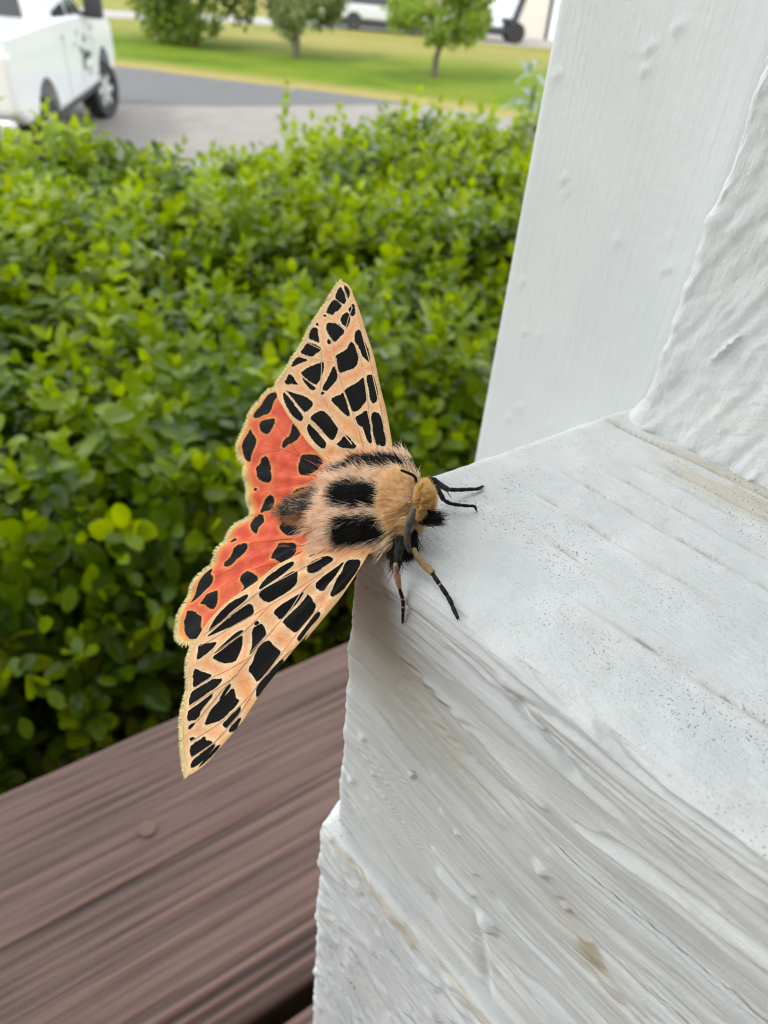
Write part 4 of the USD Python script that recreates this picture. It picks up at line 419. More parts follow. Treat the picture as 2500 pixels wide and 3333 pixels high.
def build_wing(name, part, s, hind):
    w = WINGS[name]; out = resample(chaikin(w['outline'], 2), 0.16); base = np.array([17.0, 6.0]) if not hind else np.array([10.0, 3.0])
    def zf(P):
        d = P - base; r = np.hypot(d[:, 0], d[:, 1]); th = np.arctan2(d[:, 1], d[:, 0])
        z = 0.15 * np.sin(th * (26 if not hind else 30) + 0.4 * s) * sm(r, 1.5, 7) + 0.5 * (fbm(np.c_[P / 9, P[:, :1] * 0 + s], 2, 100) - 0.5) * sm(r, 3, 9)
        if hind: z = z - 0.45 + 0.10 * (noise(np.c_[P[:, :1] * 0.15, P[:, 1:] * 0.9 - P[:, :1] * 0.5, P[:, :1] * 0], 101) - 0.5)
        return z
    P, T = fill(out, 0.32); z = zf(P)
    spots = [resample(chaikin(q, 1), 0.11) for q in w['spots']]
    for i, q in enumerate(spots):                     # ragged scale edges
        nrm = q - q.mean(0); nrm /= np.linalg.norm(nrm, axis=1, keepdims=True) + 1e-9
        k = rng.normal(0, 0.045, len(q)); size = math.sqrt(Polygon(q).buffer(0).area); spots[i] = q + nrm * np.clip(k, -0.09, 0.09)[:, None] * min(1, size / 1.2)
    polys = [Polygon(q).buffer(0) for q in spots]; pts = sh_points(P)
    ds = np.min([sh_distance(p, pts) for p in polys], axis=0)
    i0, i1 = w['fringe']; margin = LineString(w['outline'][i0:i1 + 1]); dm = sh_distance(margin, pts)
    nz = fbm(np.c_[P / 1.6, P[:, :1] * 0], 3, 102); nz2 = fbm(np.c_[P / 0.5, P[:, :1] * 0 + 2], 2, 103)
    if not hind:
        costa = LineString(w['outline'][:i0 + 1]); dc = sh_distance(costa, pts)
        cream, peach, orange = (0.86, 0.62, 0.36), (0.82, 0.43, 0.215), (0.82, 0.335, 0.125)
        col = lerp3(cream, peach, sm(ds, 0.10, 0.42) * (0.75 + 0.25 * nz)); t = sm(ds, 0.5, 1.0) * sm(nz, 0.35, 0.6)
        col = col * (1 - t[:, None]) + np.array(orange) * t[:, None]
        t = (1 - sm(dm, 0.05, 0.55)); col = col * (1 - t[:, None]) + np.array((0.86, 0.66, 0.30)) * t[:, None]
        t = (1 - sm(dc, 0.15, 0.55)) * 0.8; col = col * (1 - t[:, None]) + np.array((0.72, 0.44, 0.17)) * t[:, None]
        inner = LineString(w['outline'][i1:]); t = (1 - sm(sh_distance(inner, pts), 0.1, 0.55)) * 0.75; col = col * (1 - t[:, None]) + np.array((0.84, 0.56, 0.22)) * t[:, None]
    else:
        red, red2, orange = (0.82, 0.145, 0.062), (0.74, 0.095, 0.045), (0.84, 0.32, 0.09)
        col = lerp3(red2, red, sm(nz, 0.3, 0.65)); t = 1 - sm(ds, 0.05, 0.5); col = col * (1 - t[:, None]) + np.array(orange) * t[:, None]
        t = (1 - sm(dm, 0.4, 1.4)) * 0.8; col = col * (1 - t[:, None]) + np.array((0.86, 0.34, 0.08)) * t[:, None]
        t = (1 - sm(dm, 0.1, 0.6)); col = col * (1 - t[:, None]) + np.array((0.88, 0.62, 0.20)) * t[:, None]
        ab = 1 - sm(np.hypot(P[:, 0] - 9, P[:, 1]), 2.0, 5.0); col = col * (1 - ab[:, None]) + np.array((0.70, 0.30, 0.10)) * ab[:, None]
    col = col * (0.92 + 0.16 * nz2[:, None])
    B, F = sheet_mesh(P, T, z, 0.05, s)
    o = obj(part, (wing_place(B, s), F), wing_fore, moth, smooth=40 if False else True); primvar(o, 'tint', np.vstack([col, col * 0.8]), 'color')
    for q in spots:
        pg = Polygon(q).buffer(0)
        if pg.area < 0.02: continue
        if pg.geom_type != 'Polygon': pg = max(pg.geoms, key=lambda g_: g_.area)
        qq = np.array(pg.exterior.coords)[:-1]; P2, T2 = fill(qq, 0.3)
        if len(T2) == 0: continue
        B2, F2 = sheet_mesh(P2, T2, zf(P2) + 0.045, 0.03, s)
        obj('black_spot', (wing_place(B2, s), F2), slate_scales if hind else black_scales, o, smooth=False)
    for q in w['veins']:
        r = resample(q, 0.4, closed=False); r = r[contains_xy(Polygon(out).buffer(-0.1), r[:, 0], r[:, 1])]
        if len(r) < 4: continue
        p3 = wing_place(np.c_[r, zf(r) + (0.03 if not hind else -0.025)], s); rad = np.linspace(0.075, 0.045, len(r)) / 1000
        obj('vein', tube(p3, rad, 6), red_vein_mat if hind else vein_mat, o, smooth=True)
    # fringe: rows of pale blade-like scales along the outer margin
    mg = resample(w['outline'][i0:i1 + 1], 0.115, closed=False); tg = np.gradient(mg, axis=0); tg /= np.linalg.norm(tg, axis=1, keepdims=True) + 1e-9
    on = np.c_[tg[:, 1], -tg[:, 0]]; cen = np.array(w['outline']).mean(0)
    if np.mean(np.sum(on * (mg - cen), 1)) < 0: on = -on
    vs, fs = [], []
    for rep in range(2):
        for p, t_, o_ in zip(mg, tg, on):
            L = rng.uniform(0.38, 0.72) * (1.0 if hind else 0.85) * (1.0 if rep else 0.8); wd = rng.uniform(0.028, 0.05); tilt = rng.normal(0.15, 0.18); zz_ = rng.uniform(-0.05, 0.05)
            p = p + t_ * rng.uniform(-0.06, 0.06); a = p - o_ * 0.25; c = p + o_ * L + t_ * tilt * L
            quad = np.array([a - t_ * wd, a + t_ * wd, p + o_ * L * 0.55 + t_ * (wd + tilt * L * .55), c, p + o_ * L * 0.55 + t_ * (-wd + tilt * L * .55)])
            z_ = zf(quad[:1])[0]; k = len(vs) * 5; vs.append(np.c_[quad, z_ + 0.03 + zz_ + np.array([0, 0, 0.02, -0.04, 0.02])]); fs += [(k, k + 1, k + 2), (k, k + 2, k + 4), (k + 4, k + 2, k + 3)]
    f_ = obj('fringe', (wing_place(np.vstack(vs), s), np.array(fs)), fringe_mat, o); tag(f_, kind='stuff')
    return o
build_wing('forewing_upper', 'forewing', 1, False); build_wing('forewing_lower', 'forewing', -1, False)
build_wing('hindwing_upper', 'hindwing', 1, True); build_wing('hindwing_lower', 'hindwing', -1, True)

# body: one continuous surface, with the fur as its children
def chain_hull(ch):
    out = []
    for c in ch:
        sp = [m3.Manifold.sphere(r, 28).translate([u, v, n]) for u, v, n, r in c]
        out += [m3.Manifold.batch_hull([a, b]) for a, b in zip(sp[:-1], sp[1:])] if len(sp) > 1 else sp
    return m3.Manifold.batch_boolean(out, m3.OpType.Add)
bm_ = chain_hull([[(0.6, 0, -1.3, 0.9), (3, 0, -1.1, 1.7), (7, 0, -0.9, 2.3), (10.5, 0, -0.6, 2.7), (14, 0, -0.3, 3.1), (17.6, 0, -0.4, 3.0), (20.2, -0.2, -0.5, 2.2), (21.2, -0.6, -0.3, 1.1)],
                  [(10.5, 1.8, -0.5, 2.4), (14, 2.6, -0.3, 2.7), (17.6, 2.5, -0.4, 2.5), (20.2, 0.6, -0.5, 1.9)], [(10.5, -1.8, -0.5, 2.4), (14, -2.6, -0.3, 2.7), (17.6, -2.5, -0.4, 2.5), (20.2, -0.8, -0.5, 1.9)]])
bt = tri(bm_.refine_to_length(0.4)); trimesh.smoothing.filter_taubin(bt, 0.5, 0.53, 12)
body_mat = mat_noise('tawny_body', (0.22, 0.14, 0.085), (0.40, 0.27, 0.17), 1500, 0.8)
body = obj('body', (body_place(bt.vertices), bt.faces), body_mat, moth, smooth=True)

def hair_mat(name, a, b, rough=0.55):
    nodes = {'g': ('geometry', {}), 'n': ('noise_texture', {'scale': 1500, 'detail': 2}), 'r': ('rgb_ramp', {'ramp': [(0.35, a), (0.65, b)]})}
    if rough > 0.58:
        return mat(name, {**nodes, 'p': ('principled_bsdf', {'roughness': rough, 'specular_ior_level': 0.2})}, [('g.position', 'n.vector'), ('n.fac', 'r.fac'), ('r.color', 'p.base_color')])
    return mat(name, {**nodes, 'p': ('principled_bsdf', {'roughness': rough, 'specular_ior_level': 0.3}), 't': ('translucent_bsdf', {}), 'm': ('mix_closure', {'fac': 0.35})},
               [('g.position', 'n.vector'), ('n.fac', 'r.fac'), ('r.color', 'p.base_color'), ('r.color', 't.color'), ('p.BSDF', 'm.closure1'), ('t.BSDF', 'm.closure2')], surface='m.closure')
HM = {'black': hair_mat('black_fur', (0.003, 0.003, 0.003), (0.012, 0.011, 0.010), 0.6), 'cream': hair_mat('cream_fur', (0.88, 0.62, 0.43), (0.99, 0.85, 0.68)),
      'tan': hair_mat('tan_fur', (0.84, 0.56, 0.29), (0.96, 0.78, 0.50)), 'yellow': hair_mat('yellow_fur', (0.78, 0.50, 0.18), (0.93, 0.72, 0.36)),
      'gray': hair_mat('gray_fur', (0.045, 0.042, 0.038), (0.15, 0.13, 0.10)), 'orange': hair_mat('orange_fur', (0.60, 0.25, 0.09), (0.74, 0.42, 0.19))}
STR_UP = Polygon([(9.0, 3.3), (12, 3.5), (15.0, 3.5), (18.6, 3.5), (19.5, 4.2), (18.8, 5.6), (15.6, 6.2), (11.7, 6.6), (9, 6.6)])
STR_MID = Polygon([(11.0, 1.3), (14.3, 1.45), (18.2, 0.4), (18.9, -0.5), (18.6, -1.75), (15.9, -1.85), (11.8, -1.2)])
STR_LO = Polygon([(11.6, -4.6), (13.5, -3.4), (15.8, -2.7), (18.4, -3.2), (20.0, -5.0), (20.1, -6.2), (18.6, -7.0), (15.4, -6.4), (12.6, -5.6)])
COLLAR = Polygon([(18.4, 2.9), (18.1, 1.0), (18.2, -0.5), (18.4, -2.6), (19.4, -4.8), (21.2, -5.9), (22.0, -4.2), (22.0, -3.1), (22.0, -0.3), (21.9, 1.2), (20.6, 2.6)])
SRF, FID = trimesh.sample.sample_surface(bt, 92000, seed=3)
SN = bt.face_normals[FID]
hairs = {k: [] for k in HM}
for p, n in zip(SRF, SN):
    u, v, h = p
    if n[2] < -0.75 and u < 16.5: continue
    jig = rng.normal(0, 0.22, 2); q = Point(u - 0.7 + jig[0], v + v * 0.12 + jig[1])     # the tip lies behind and outside the root
    L = rng.uniform(1.3, 2.3); flow = np.array([-1.0, 0.22 * v / 3, 0.0]); lift = 0.38
    if u > 21.25 and n[2] > -0.5:
        c = 'yellow'; L = rng.uniform(0.6, 1.05); flow = np.array([0.35, 0.25 * (v + 0.6), 0.15]); lift = 0.6
        if n[0] > 0.4 and v < -1.0 and h < -0.3: c = 'black'
        elif h < -0.9: c = 'tan'
    elif COLLAR.contains(q) and n[2] > -0.1: c = 'tan'; flow = np.array([-0.75, 0.1 * v, 0.25]); L = rng.uniform(1.4, 2.3)
    elif STR_MID.contains(q) and n[2] > 0: c = 'black'
    elif (STR_UP.contains(q) or STR_LO.contains(q)) and n[2] > -0.35: c = 'black'
    elif n[2] < -0.45 and u > 18.6: c = 'black' if u < 20.4 else 'tan'; flow = np.array([-0.25, 0.1 * v, -0.5]); L = rng.uniform(0.8, 1.4)
    elif u < 9.6:
        c = 'gray' if abs(v + 0.1) < 1.35 + 0.3 * rng.normal() else 'orange'; L = rng.uniform(1.2, 2.2); lift = 0.28
        if abs(v) < 0.4 and rng.random() < 0.25: c = 'cream'
        if u < 3.5: c = 'orange' if rng.random() < 0.75 else 'gray'; lift = 0.15; L *= 0.6
    else:
        c = 'cream'
        if abs(v) > 3.2: flow = np.array([-0.85, 0.55 * np.sign(v), -0.1]); L = rng.uniform(1.5, 2.6)
    if rng.random() < (0.45 if u < 9.6 else 0.06) and c not in ('black', 'yellow') and u < 9.6: continue
    cl = np.sin(np.floor(p[:3] / 0.75 + 0.4 * np.sin(p[[1, 2, 0]] * 2.2)) @ np.array([[12.9, 39.3, 73.1], [78.2, 11.1, 52.2], [37.7, 93.9, 27.3]]) * 1.7)
    d = flow + n * lift + 0.17 * cl + rng.normal(0, 0.08, 3); d /= np.linalg.norm(d)
    hairs[c].append((p, d, n, L * (1 + 0.15 * cl[0])))
# long hairs that fan back from the thorax over the wing roots
for i in range(2600):
    s_ = rng.choice([-1, 1]); u = rng.uniform(8.8, 19.4); v = s_ * rng.uniform(4.2, 5.6); p = np.array([u, v, rng.uniform(0.2, 1.1)])
    d = np.array([-0.75 - 0.05 * (19 - u), s_ * rng.uniform(0.35, 0.9), rng.uniform(-0.05, 0.25)]); d += rng.normal(0, 0.10, 3); d /= np.linalg.norm(d)
    hairs['cream' if rng.random() < 0.94 else 'black'].append((p, d, np.array([0, 0, 1.0]), rng.uniform(1.3, 2.9)))
for i in range(1500):                                # and from the waist over the hind wings
    s_ = rng.choice([-1, 1]); p = np.array([rng.uniform(8.0, 11.5), s_ * rng.uniform(0.2, 3.4), rng.uniform(0.4, 1.4)])
    d = np.array([-1, s_ * rng.uniform(-0.1, 0.55), rng.uniform(-0.12, 0.1)]); d += rng.normal(0, 0.08, 3); d /= np.linalg.norm(d)
    hairs['cream' if rng.random() < 0.6 else ('orange' if rng.random() < 0.6 else 'black')].append((p, d, np.array([0, 0, 1.0]), rng.uniform(1.6, 3.4)))
for i in range(1000):                                # black tufts above the legs and the pointed palps
    p = np.array([rng.uniform(17.7, 20.2), rng.uniform(-5.9, -3.0), rng.uniform(-3.2, -1.0)]); d = np.array([-0.05, -0.55, -0.75]) + rng.normal(0, 0.15, 3); d /= np.linalg.norm(d)
    hairs['black'].append((p, d, np.array([0, -0.3, -1.0]), rng.uniform(1.2, 2.6)))
for i in range(520):
    t_ = rng.random(); p = np.array([21.8, -1.8, -0.9]) + rng.normal(0, 0.3, 3); d = np.array([1.0, 0.05, -0.25]) + rng.normal(0, 0.10, 3); d /= np.linalg.norm(d)
    hairs['black'].append((p, d, np.array([0, 0, 1.0]), rng.uniform(0.9, 2.1)))
COXA = np.array([[2.1, 60.0, -50.0], [1.95, 57.0, -48.4], [1.72, 54.1, -48.5]])       # black furred thigh of the middle leg, millimetres from the lens
for i in range(900):
    t_ = rng.random() * 1.999; j = int(t_); p = COXA[j] + (COXA[j + 1] - COXA[j]) * (t_ - j) + rng.normal(0, 0.28, 3); d = np.array([0.05, -0.12, -1.0]) + rng.normal(0, 0.22, 3); d /= np.linalg.norm(d)
    q = p - MT; hairs['black'].append((np.array([q @ MU, q @ MV, q @ MN]), np.array([d @ MU, d @ MV, d @ MN]), np.array([0, 0, -1.0]), rng.uniform(0.7, 1.5)))
for c, hs in hairs.items():
    p, d, n, L = (np.array(x) for x in zip(*hs)); k = np.linspace(0, 1, 5)
    bendv = rng.normal(0, 0.15, (len(p), 3)) - 0.16 * n
    pts = p[:, None] - n[:, None] * 0.1 + d[:, None] * (L[:, None, None] * k[None, :, None]) + bendv[:, None] * (L[:, None, None] * (k ** 2)[None, :, None])
    wd = (0.054 if c != 'black' else 0.052) * np.array([0.9, 1.0, 0.85, 0.6, 0.12]) / 1000
    bc = UsdGeom.BasisCurves.Define(stage, path_for(c + '_fur', body))
    bc.CreateTypeAttr('linear'); bc.CreatePointsAttr(Vt.Vec3fArray.FromNumpy(body_place(pts.reshape(-1, 3)).astype(np.float32)))
    bc.CreateCurveVertexCountsAttr(Vt.IntArray.FromNumpy(np.full(len(p), 5, np.int32)))
    bc.CreateWidthsAttr(Vt.FloatArray.FromNumpy(np.tile(wd, len(p)).astype(np.float32))); bc.SetWidthsInterpolation('vertex')
    UsdShade.MaterialBindingAPI.Apply(bc.GetPrim()).Bind(HM[c]); tag(bc, kind='stuff')

# legs, antennae, palp (millimetres from the lens)
leg_black = mat_noise('leg_black', (0.004, 0.004, 0.004), (0.03, 0.026, 0.022), 3500, 0.45)
leg_tan = mat_noise('leg_tan', (0.36, 0.24, 0.11), (0.52, 0.37, 0.19), 2500, 0.55)
leg_pink = mat_noise('leg_pink', (0.42, 0.24, 0.15), (0.56, 0.34, 0.23), 2500, 0.55)
ant_mat = mat_noise('antenna_gray', (0.045, 0.038, 0.030), (0.13, 0.11, 0.088), 2500, 0.5)
def seg(pts, radii, n=14, sides=10, wob=0.06, seed=0):
    p = spline(pts, n); r = np.interp(np.linspace(0, 1, n), np.linspace(0, 1, len(radii)), radii)
    r = r * (1 + wob * np.sin(np.arange(n) * 2.1 + seed)); return tube(mm(p), r / 1000, sides)
def claw(at, d1):
    at = np.array(at); d1 = np.array(d1, float); out = []
    for sgn in (-1, 1):
        sd = np.cross(d1, [0, 0, 1.0]); sd /= np.linalg.norm(sd) + 1e-9
        out.append(seg([at, at + 0.22 * d1 + 0.10 * sgn * sd, at + 0.34 * d1 + 0.20 * sgn * sd + np.array([0, 0, -0.12])], [0.06, 0.045, 0.012], 6, 6, 0))
    return out
def leg(femur, femur_r, femur_m, tarsus, tarsus_r, bands=(), root=None):
    f = obj('leg', seg(femur, femur_r), femur_m, moth, smooth=True)
    t = spline(tarsus, 26); parts = []; cuts = [0, 7, 13, 18, 25]
    for i, (a, b) in enumerate(zip(cuts[:-1], cuts[1:])):
        r = np.interp([a / 25, b / 25], np.linspace(0, 1, len(tarsus_r)), tarsus_r)
        parts.append(seg(t[a:b + 1], [r[0] * 0.82, r[0], r[1] * 1.05, r[1] * 0.9], 9, 9, 0.05, i))
    parts += claw(t[-1], (t[-1] - t[-4]) / np.linalg.norm(t[-1] - t[-4]))
    obj('tarsus', cat(parts), leg_black, f, smooth=True)
    for k in bands:
        obj('pale_band', seg([t[k] + (t[k + 1] - t[k]) * -0.15, t[k] + (t[k + 1] - t[k]) * 0.5], [0.24, 0.24], 4, 10, 0), leg_pink, f, smooth=True)
    return f
leg([[2.6, 64.2, -47.6], [3.66, 65.86, -46.7], [4.92, 66.81, -46.6], [6.32, 68.39, -48.2], [7.4, 69.68, -49.6]], [0.45, 0.45, 0.42, 0.40, 0.33], leg_black,
    [[7.3, 69.6, -49.55], [9.04, 70.67, -50.2], [10.12, 71.36, -50.5], [11.19, 71.96, -50.75], [12.0, 72.86, -50.9]], [0.26, 0.27, 0.24, 0.2])
leg([[2.9, 64.0, -48.2], [3.94, 66.18, -47.0], [5.31, 66.48, -47.0], [6.12, 66.75, -48.0], [6.79, 67.02, -49.2]], [0.45, 0.40, 0.36, 0.34, 0.28], leg_black,
    [[6.75, 67.0, -49.15], [7.85, 67.24, -49.9], [9.58, 67.54, -50.2], [10.6, 67.87, -50.4], [10.99, 68.08, -51.0]], [0.23, 0.24, 0.2, 0.16])
obj('coxa', seg(COXA, [0.7, 0.62, 0.36]), leg_black, moth, smooth=True)
obj('tibial_spur', seg([[7.2, 69.4, -49.4], [7.6, 69.0, -49.9], [8.0, 68.9, -50.4]], [0.10, 0.08, 0.02], 6, 6, 0), leg_tan, moth, smooth=True)
obj('tibial_flap', seg([[4.6, 66.4, -47.4], [5.2, 66.2, -48.4], [5.7, 66.3, -49.2]], [0.16, 0.24, 0.12], 8, 8, 0), ant_mat, moth, smooth=True)
leg([[3.5, 57.4, -49.05], [3.9, 56.6, -49.24], [4.82, 55.66, -49.65], [5.71, 54.75, -49.86]], [0.26, 0.36, 0.44, 0.34], leg_tan,
    [[5.68, 54.78, -49.86], [5.98, 54.01, -49.87], [6.8, 52.95, -50.29], [7.57, 51.86, -50.75], [7.97, 50.91, -51.02], [8.35, 49.9, -51.1]], [0.24, 0.25, 0.26, 0.2], bands=(7,))
leg([[1.65, 53.82, -48.19], [1.87, 53.89, -49.46], [2.11, 53.93, -50.51], [2.34, 54.13, -51.64]], [0.24, 0.34, 0.36, 0.26], leg_pink,
    [[2.34, 54.13, -51.64], [2.54, 54.01, -52.25], [2.9, 54.14, -53.55], [3.07, 54.39, -55.25], [3.21, 54.54, -57.37]], [0.19, 0.21, 0.2, 0.15], bands=(7, 13))
obj('antenna', seg([[3.05, 58.56, -44.69], [2.89, 57.57, -44.72], [2.68, 56.59, -45.04], [2.58, 56.06, -45.6], [2.6, 55.69, -46.28], [2.79, 55.43, -47.04], [3.06, 55.21, -47.73]], [0.30, 0.36, 0.40, 0.40, 0.36, 0.33, 0.16], 40, 12, 0.03), ant_mat, moth, smooth=True)
obj('antenna', seg([[1.34, 62.5, -42.57], [2.21, 62.63, -42.94], [2.81, 62.94, -43.43], [3.1, 63.04, -43.95], [3.09, 62.81, -44.58], [3.31, 62.75, -44.9]], [0.12, 0.17, 0.17, 0.17, 0.2, 0.2], 26, 10, 0.05), leg_black, moth, smooth=True)
eye_mat = mat('eye', {'p': ('principled_bsdf', {'base_color': (0.006, 0.006, 0.006), 'roughness': 0.15})})
for sv in (-1, 1):
    e_ = trimesh.creation.icosphere(3, 0.55); e_.apply_translation([21.5, -0.6 + sv * 1.15, -0.75]); obj('eye', (body_place(e_.vertices), e_.faces), eye_mat, moth, smooth=True)

# ------------------------------------------------------------------ clipped hedge beside the porch
def leaf_mat(name, dark, mid, light, trans):
    return mat(name, {'g': ('geometry', {}), 'oi': ('object_info', {}), 'w': ('white_noise_texture', {'dimensions': '1D'}), 'ad': ('math', {'math_type': 'add'}),
        'r': ('rgb_ramp', {'ramp': [(0.0, dark), (0.45, mid), (1.0, light)]}), 'n': ('noise_texture', {'scale': 500, 'detail': 2}), 'bp': ('bump', {'strength': 0.15, 'distance': 0.0006}),
        'p': ('principled_bsdf', {'roughness': 0.2, 'specular_ior_level': 0.26}), 't': ('translucent_bsdf', {}), 'hs': ('hsv', {'hue': 0.485, 'saturation': 1.15, 'value': 2.0}), 'm': ('mix_closure', {'fac': trans})},
        [('g.random_per_island', 'ad.value1'), ('oi.random', 'ad.value2'), ('ad.value', 'w.w'), ('w.value', 'r.fac'), ('r.color', 'p.base_color'), ('r.color', 'hs.color'), ('hs.color', 't.color'),
         ('g.position', 'n.vector'), ('n.fac', 'bp.height'), ('bp.normal', 'p.normal'), ('p.BSDF', 'm.closure1'), ('t.BSDF', 'm.closure2')], surface='m.closure')
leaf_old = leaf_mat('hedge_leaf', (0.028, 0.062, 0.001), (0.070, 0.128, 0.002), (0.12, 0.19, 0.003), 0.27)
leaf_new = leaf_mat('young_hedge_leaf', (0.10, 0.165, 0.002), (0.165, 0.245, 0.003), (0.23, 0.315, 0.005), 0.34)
twig = plain('twig', (0.12, 0.10, 0.045), 0.8, 0.3, 200)
def leaf_shape(L, Wd, fold, curl, rows=5):
    t = np.linspace(0, 1, rows + 1); w = Wd * np.array([0.12, 0.70, 0.98, 1.0, 0.84, 0.30]) * 0.5
    v = []
    for i, tt in enumerate(t):
        zc_ = -curl * L * tt ** 2
        for s_ in (-1, 0, 1): v.append((tt * L, s_ * w[i], zc_ + abs(s_) * fold * w[i]))
    f = []
    for i in range(rows):
        for j in range(2): a = i * 3 + j; f += [(a, a + 3, a + 4), (a, a + 4, a + 1)]
    return np.array(v), np.array(f)
def rot_to(d, up):
    x = d / np.linalg.norm(d); y = np.cross(up, x); y /= np.linalg.norm(y) + 1e-9; return np.stack([x, y, np.cross(x, y)], 1)
def sprig(length, pairs, Lf, spread, seed, stem=True):
    r = np.random.default_rng(seed); V, Fc, k = [], [], 0; bend = r.normal(0, 0.12, 2)
    axis = lambda t: np.array([bend[0] * t * t * length, bend[1] * t * t * length, t * length])
    for i in range(pairs):
        t = (i + 0.6) / pairs; ph = i * math.pi / 2 + r.normal(0, 0.25)
        for sgn in (0, math.pi):
            el_ = math.radians(spread + r.normal(0, 12) + (28 if i >= pairs - 1 else 0)); a = ph + sgn + r.normal(0, 0.15)
            d = np.array([math.cos(el_) * math.cos(a), math.cos(el_) * math.sin(a), math.sin(el_)])
            L = Lf * r.uniform(0.75, 1.15) * (0.7 if i >= pairs - 1 else 1); v, f = leaf_shape(L, L * r.uniform(0.54, 0.68), r.uniform(0.15, 0.5), r.uniform(0.0, 0.25))
            v = v @ rot_to(d, np.array([0, 0, 1.0])).T + axis(t) + d * 0.0015; V.append(v); Fc.append(f + k); k += len(v)
    return np.vstack(V), np.vstack(Fc)
hedge = thing('hedge', 'dense green small-leaved hedge growing beside the porch', 'hedge')
protos = UsdGeom.Scope.Define(stage, '/World/hedge/foliage_kinds') if False else None
kinds = []
fol = UsdGeom.PointInstancer.Define(stage, '/World/hedge/foliage'); tag(fol, kind='stuff')
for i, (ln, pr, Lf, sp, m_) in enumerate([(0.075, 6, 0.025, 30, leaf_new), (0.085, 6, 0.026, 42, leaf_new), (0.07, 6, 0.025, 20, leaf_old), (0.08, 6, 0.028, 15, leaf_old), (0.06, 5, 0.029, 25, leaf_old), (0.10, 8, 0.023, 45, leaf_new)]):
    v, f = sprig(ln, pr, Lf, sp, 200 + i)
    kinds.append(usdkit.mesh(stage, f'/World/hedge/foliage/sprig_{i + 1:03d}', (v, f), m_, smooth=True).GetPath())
H0, H1, HT = 0.40, 1.72, -0.354                     # near face, far face, height of the top under the lens
pos, ori, idx, scl = [], [], [], []
def quat(zdir, spin):
    z = zdir / np.linalg.norm(zdir); x = np.cross([0.3, 0.9, 0.1], z); x /= np.linalg.norm(x); y = np.cross(z, x)
    c, s_ = math.cos(spin), math.sin(spin); R_ = np.stack([c * x + s_ * y, -s_ * x + c * y, z], 1)
    from scipy.spatial.transform import Rotation
    q = Rotation.from_matrix(R_).as_quat(); return Gf.Quath(float(q[3]), float(q[0]), float(q[1]), float(q[2]))
def put(d, n, z, zdir, k, s_):
    pos.append(d * DH + n * DN + np.array([0, 0, EYE + z])); ori.append(quat(np.asarray(zdir, float), rng.uniform(0, 6.28))); idx.append(k); scl.append(s_)
def top_z(d, n): return HT + 0.022 * (math.sin(9 * d + 2 * math.sin(7 * n)) + math.sin(11 * n + 2 * math.sin(6 * d))) - 0.16 * (1 - float(sm(n, H0, H0 + 0.22))) ** 2 + 0.02 * (d - 0.5)
DL0, DL1 = -1.1, 2.6
for _ in range(11000):                               # the top
    d, n = rng.uniform(DL0, DL1), rng.uniform(H0 + 0.02, H1); z = top_z(d, n); inner = rng.random() < 0.33
    gap = fbm(np.array([[d / 0.10, n / 0.10, 3.0]]), 2, 121)[0]
    if gap < 0.36: z -= 0.07
    tilt = np.array([rng.normal(0, 0.32), rng.normal(-0.12, 0.32), 1.0])
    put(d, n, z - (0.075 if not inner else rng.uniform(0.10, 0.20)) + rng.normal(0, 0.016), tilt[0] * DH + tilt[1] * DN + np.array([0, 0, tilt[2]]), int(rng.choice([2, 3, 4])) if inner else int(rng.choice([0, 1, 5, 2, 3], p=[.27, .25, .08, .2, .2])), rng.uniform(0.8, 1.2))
for _ in range(5200):                               # the face towards the porch
    d = rng.uniform(DL0, DL1); z = rng.uniform(-0.80, HT - 0.03)
    if d < 0.05 and z < -0.41 - 3.2 * (d + 0.05): continue
    n = H0 + 0.02 + 0.10 * (fbm(np.array([[d / 0.16, z / 0.16, 5.0]]), 2, 122)[0] - 0.35) + 0.10 * float(sm(z, -0.42, HT)); inner = rng.random() < 0.35
    tilt = np.array([rng.normal(0, 0.4), -1.0, rng.normal(0.55, 0.4)])
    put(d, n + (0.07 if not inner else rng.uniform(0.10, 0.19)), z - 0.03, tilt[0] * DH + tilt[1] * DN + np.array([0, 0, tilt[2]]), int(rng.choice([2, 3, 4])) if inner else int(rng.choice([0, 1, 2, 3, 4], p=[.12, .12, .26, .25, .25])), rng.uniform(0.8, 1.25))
for _ in range(3000):                               # dense dark inside
    d, n = rng.uniform(DL0, DL1), rng.uniform(H0 + 0.12, H1 - 0.03); zi = rng.uniform(-0.72, HT - 0.17)
    if d < 0.1 and n < 0.75 and zi < -0.46: continue
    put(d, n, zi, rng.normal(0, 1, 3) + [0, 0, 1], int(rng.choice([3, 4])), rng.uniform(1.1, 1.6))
for _ in range(150):                                # taller shoots
    d, n = rng.uniform(DL0, DL1), rng.uniform(H0 + 0.5, H1); h = rng.uniform(0.015, 0.06)
    if n > H1 - 0.3 and rng.random() < 0.5: h *= 1.3
    put(d, n, top_z(d, n) - 0.07 + h, np.array([rng.normal(0, 0.14), rng.normal(0, 0.14), 1.0]), int(rng.choice([0, 1, 5])), rng.uniform(0.9, 1.25))
fol.CreatePrototypesRel().SetTargets(kinds)
fol.CreatePositionsAttr(Vt.Vec3fArray.FromNumpy(np.array(pos, np.float32))); fol.CreateOrientationsAttr(Vt.QuathArray(ori))
fol.CreateProtoIndicesAttr(Vt.IntArray(idx)); fol.CreateScalesAttr(Vt.Vec3fArray.FromNumpy(np.repeat(np.array(scl, np.float32)[:, None], 3, 1)))
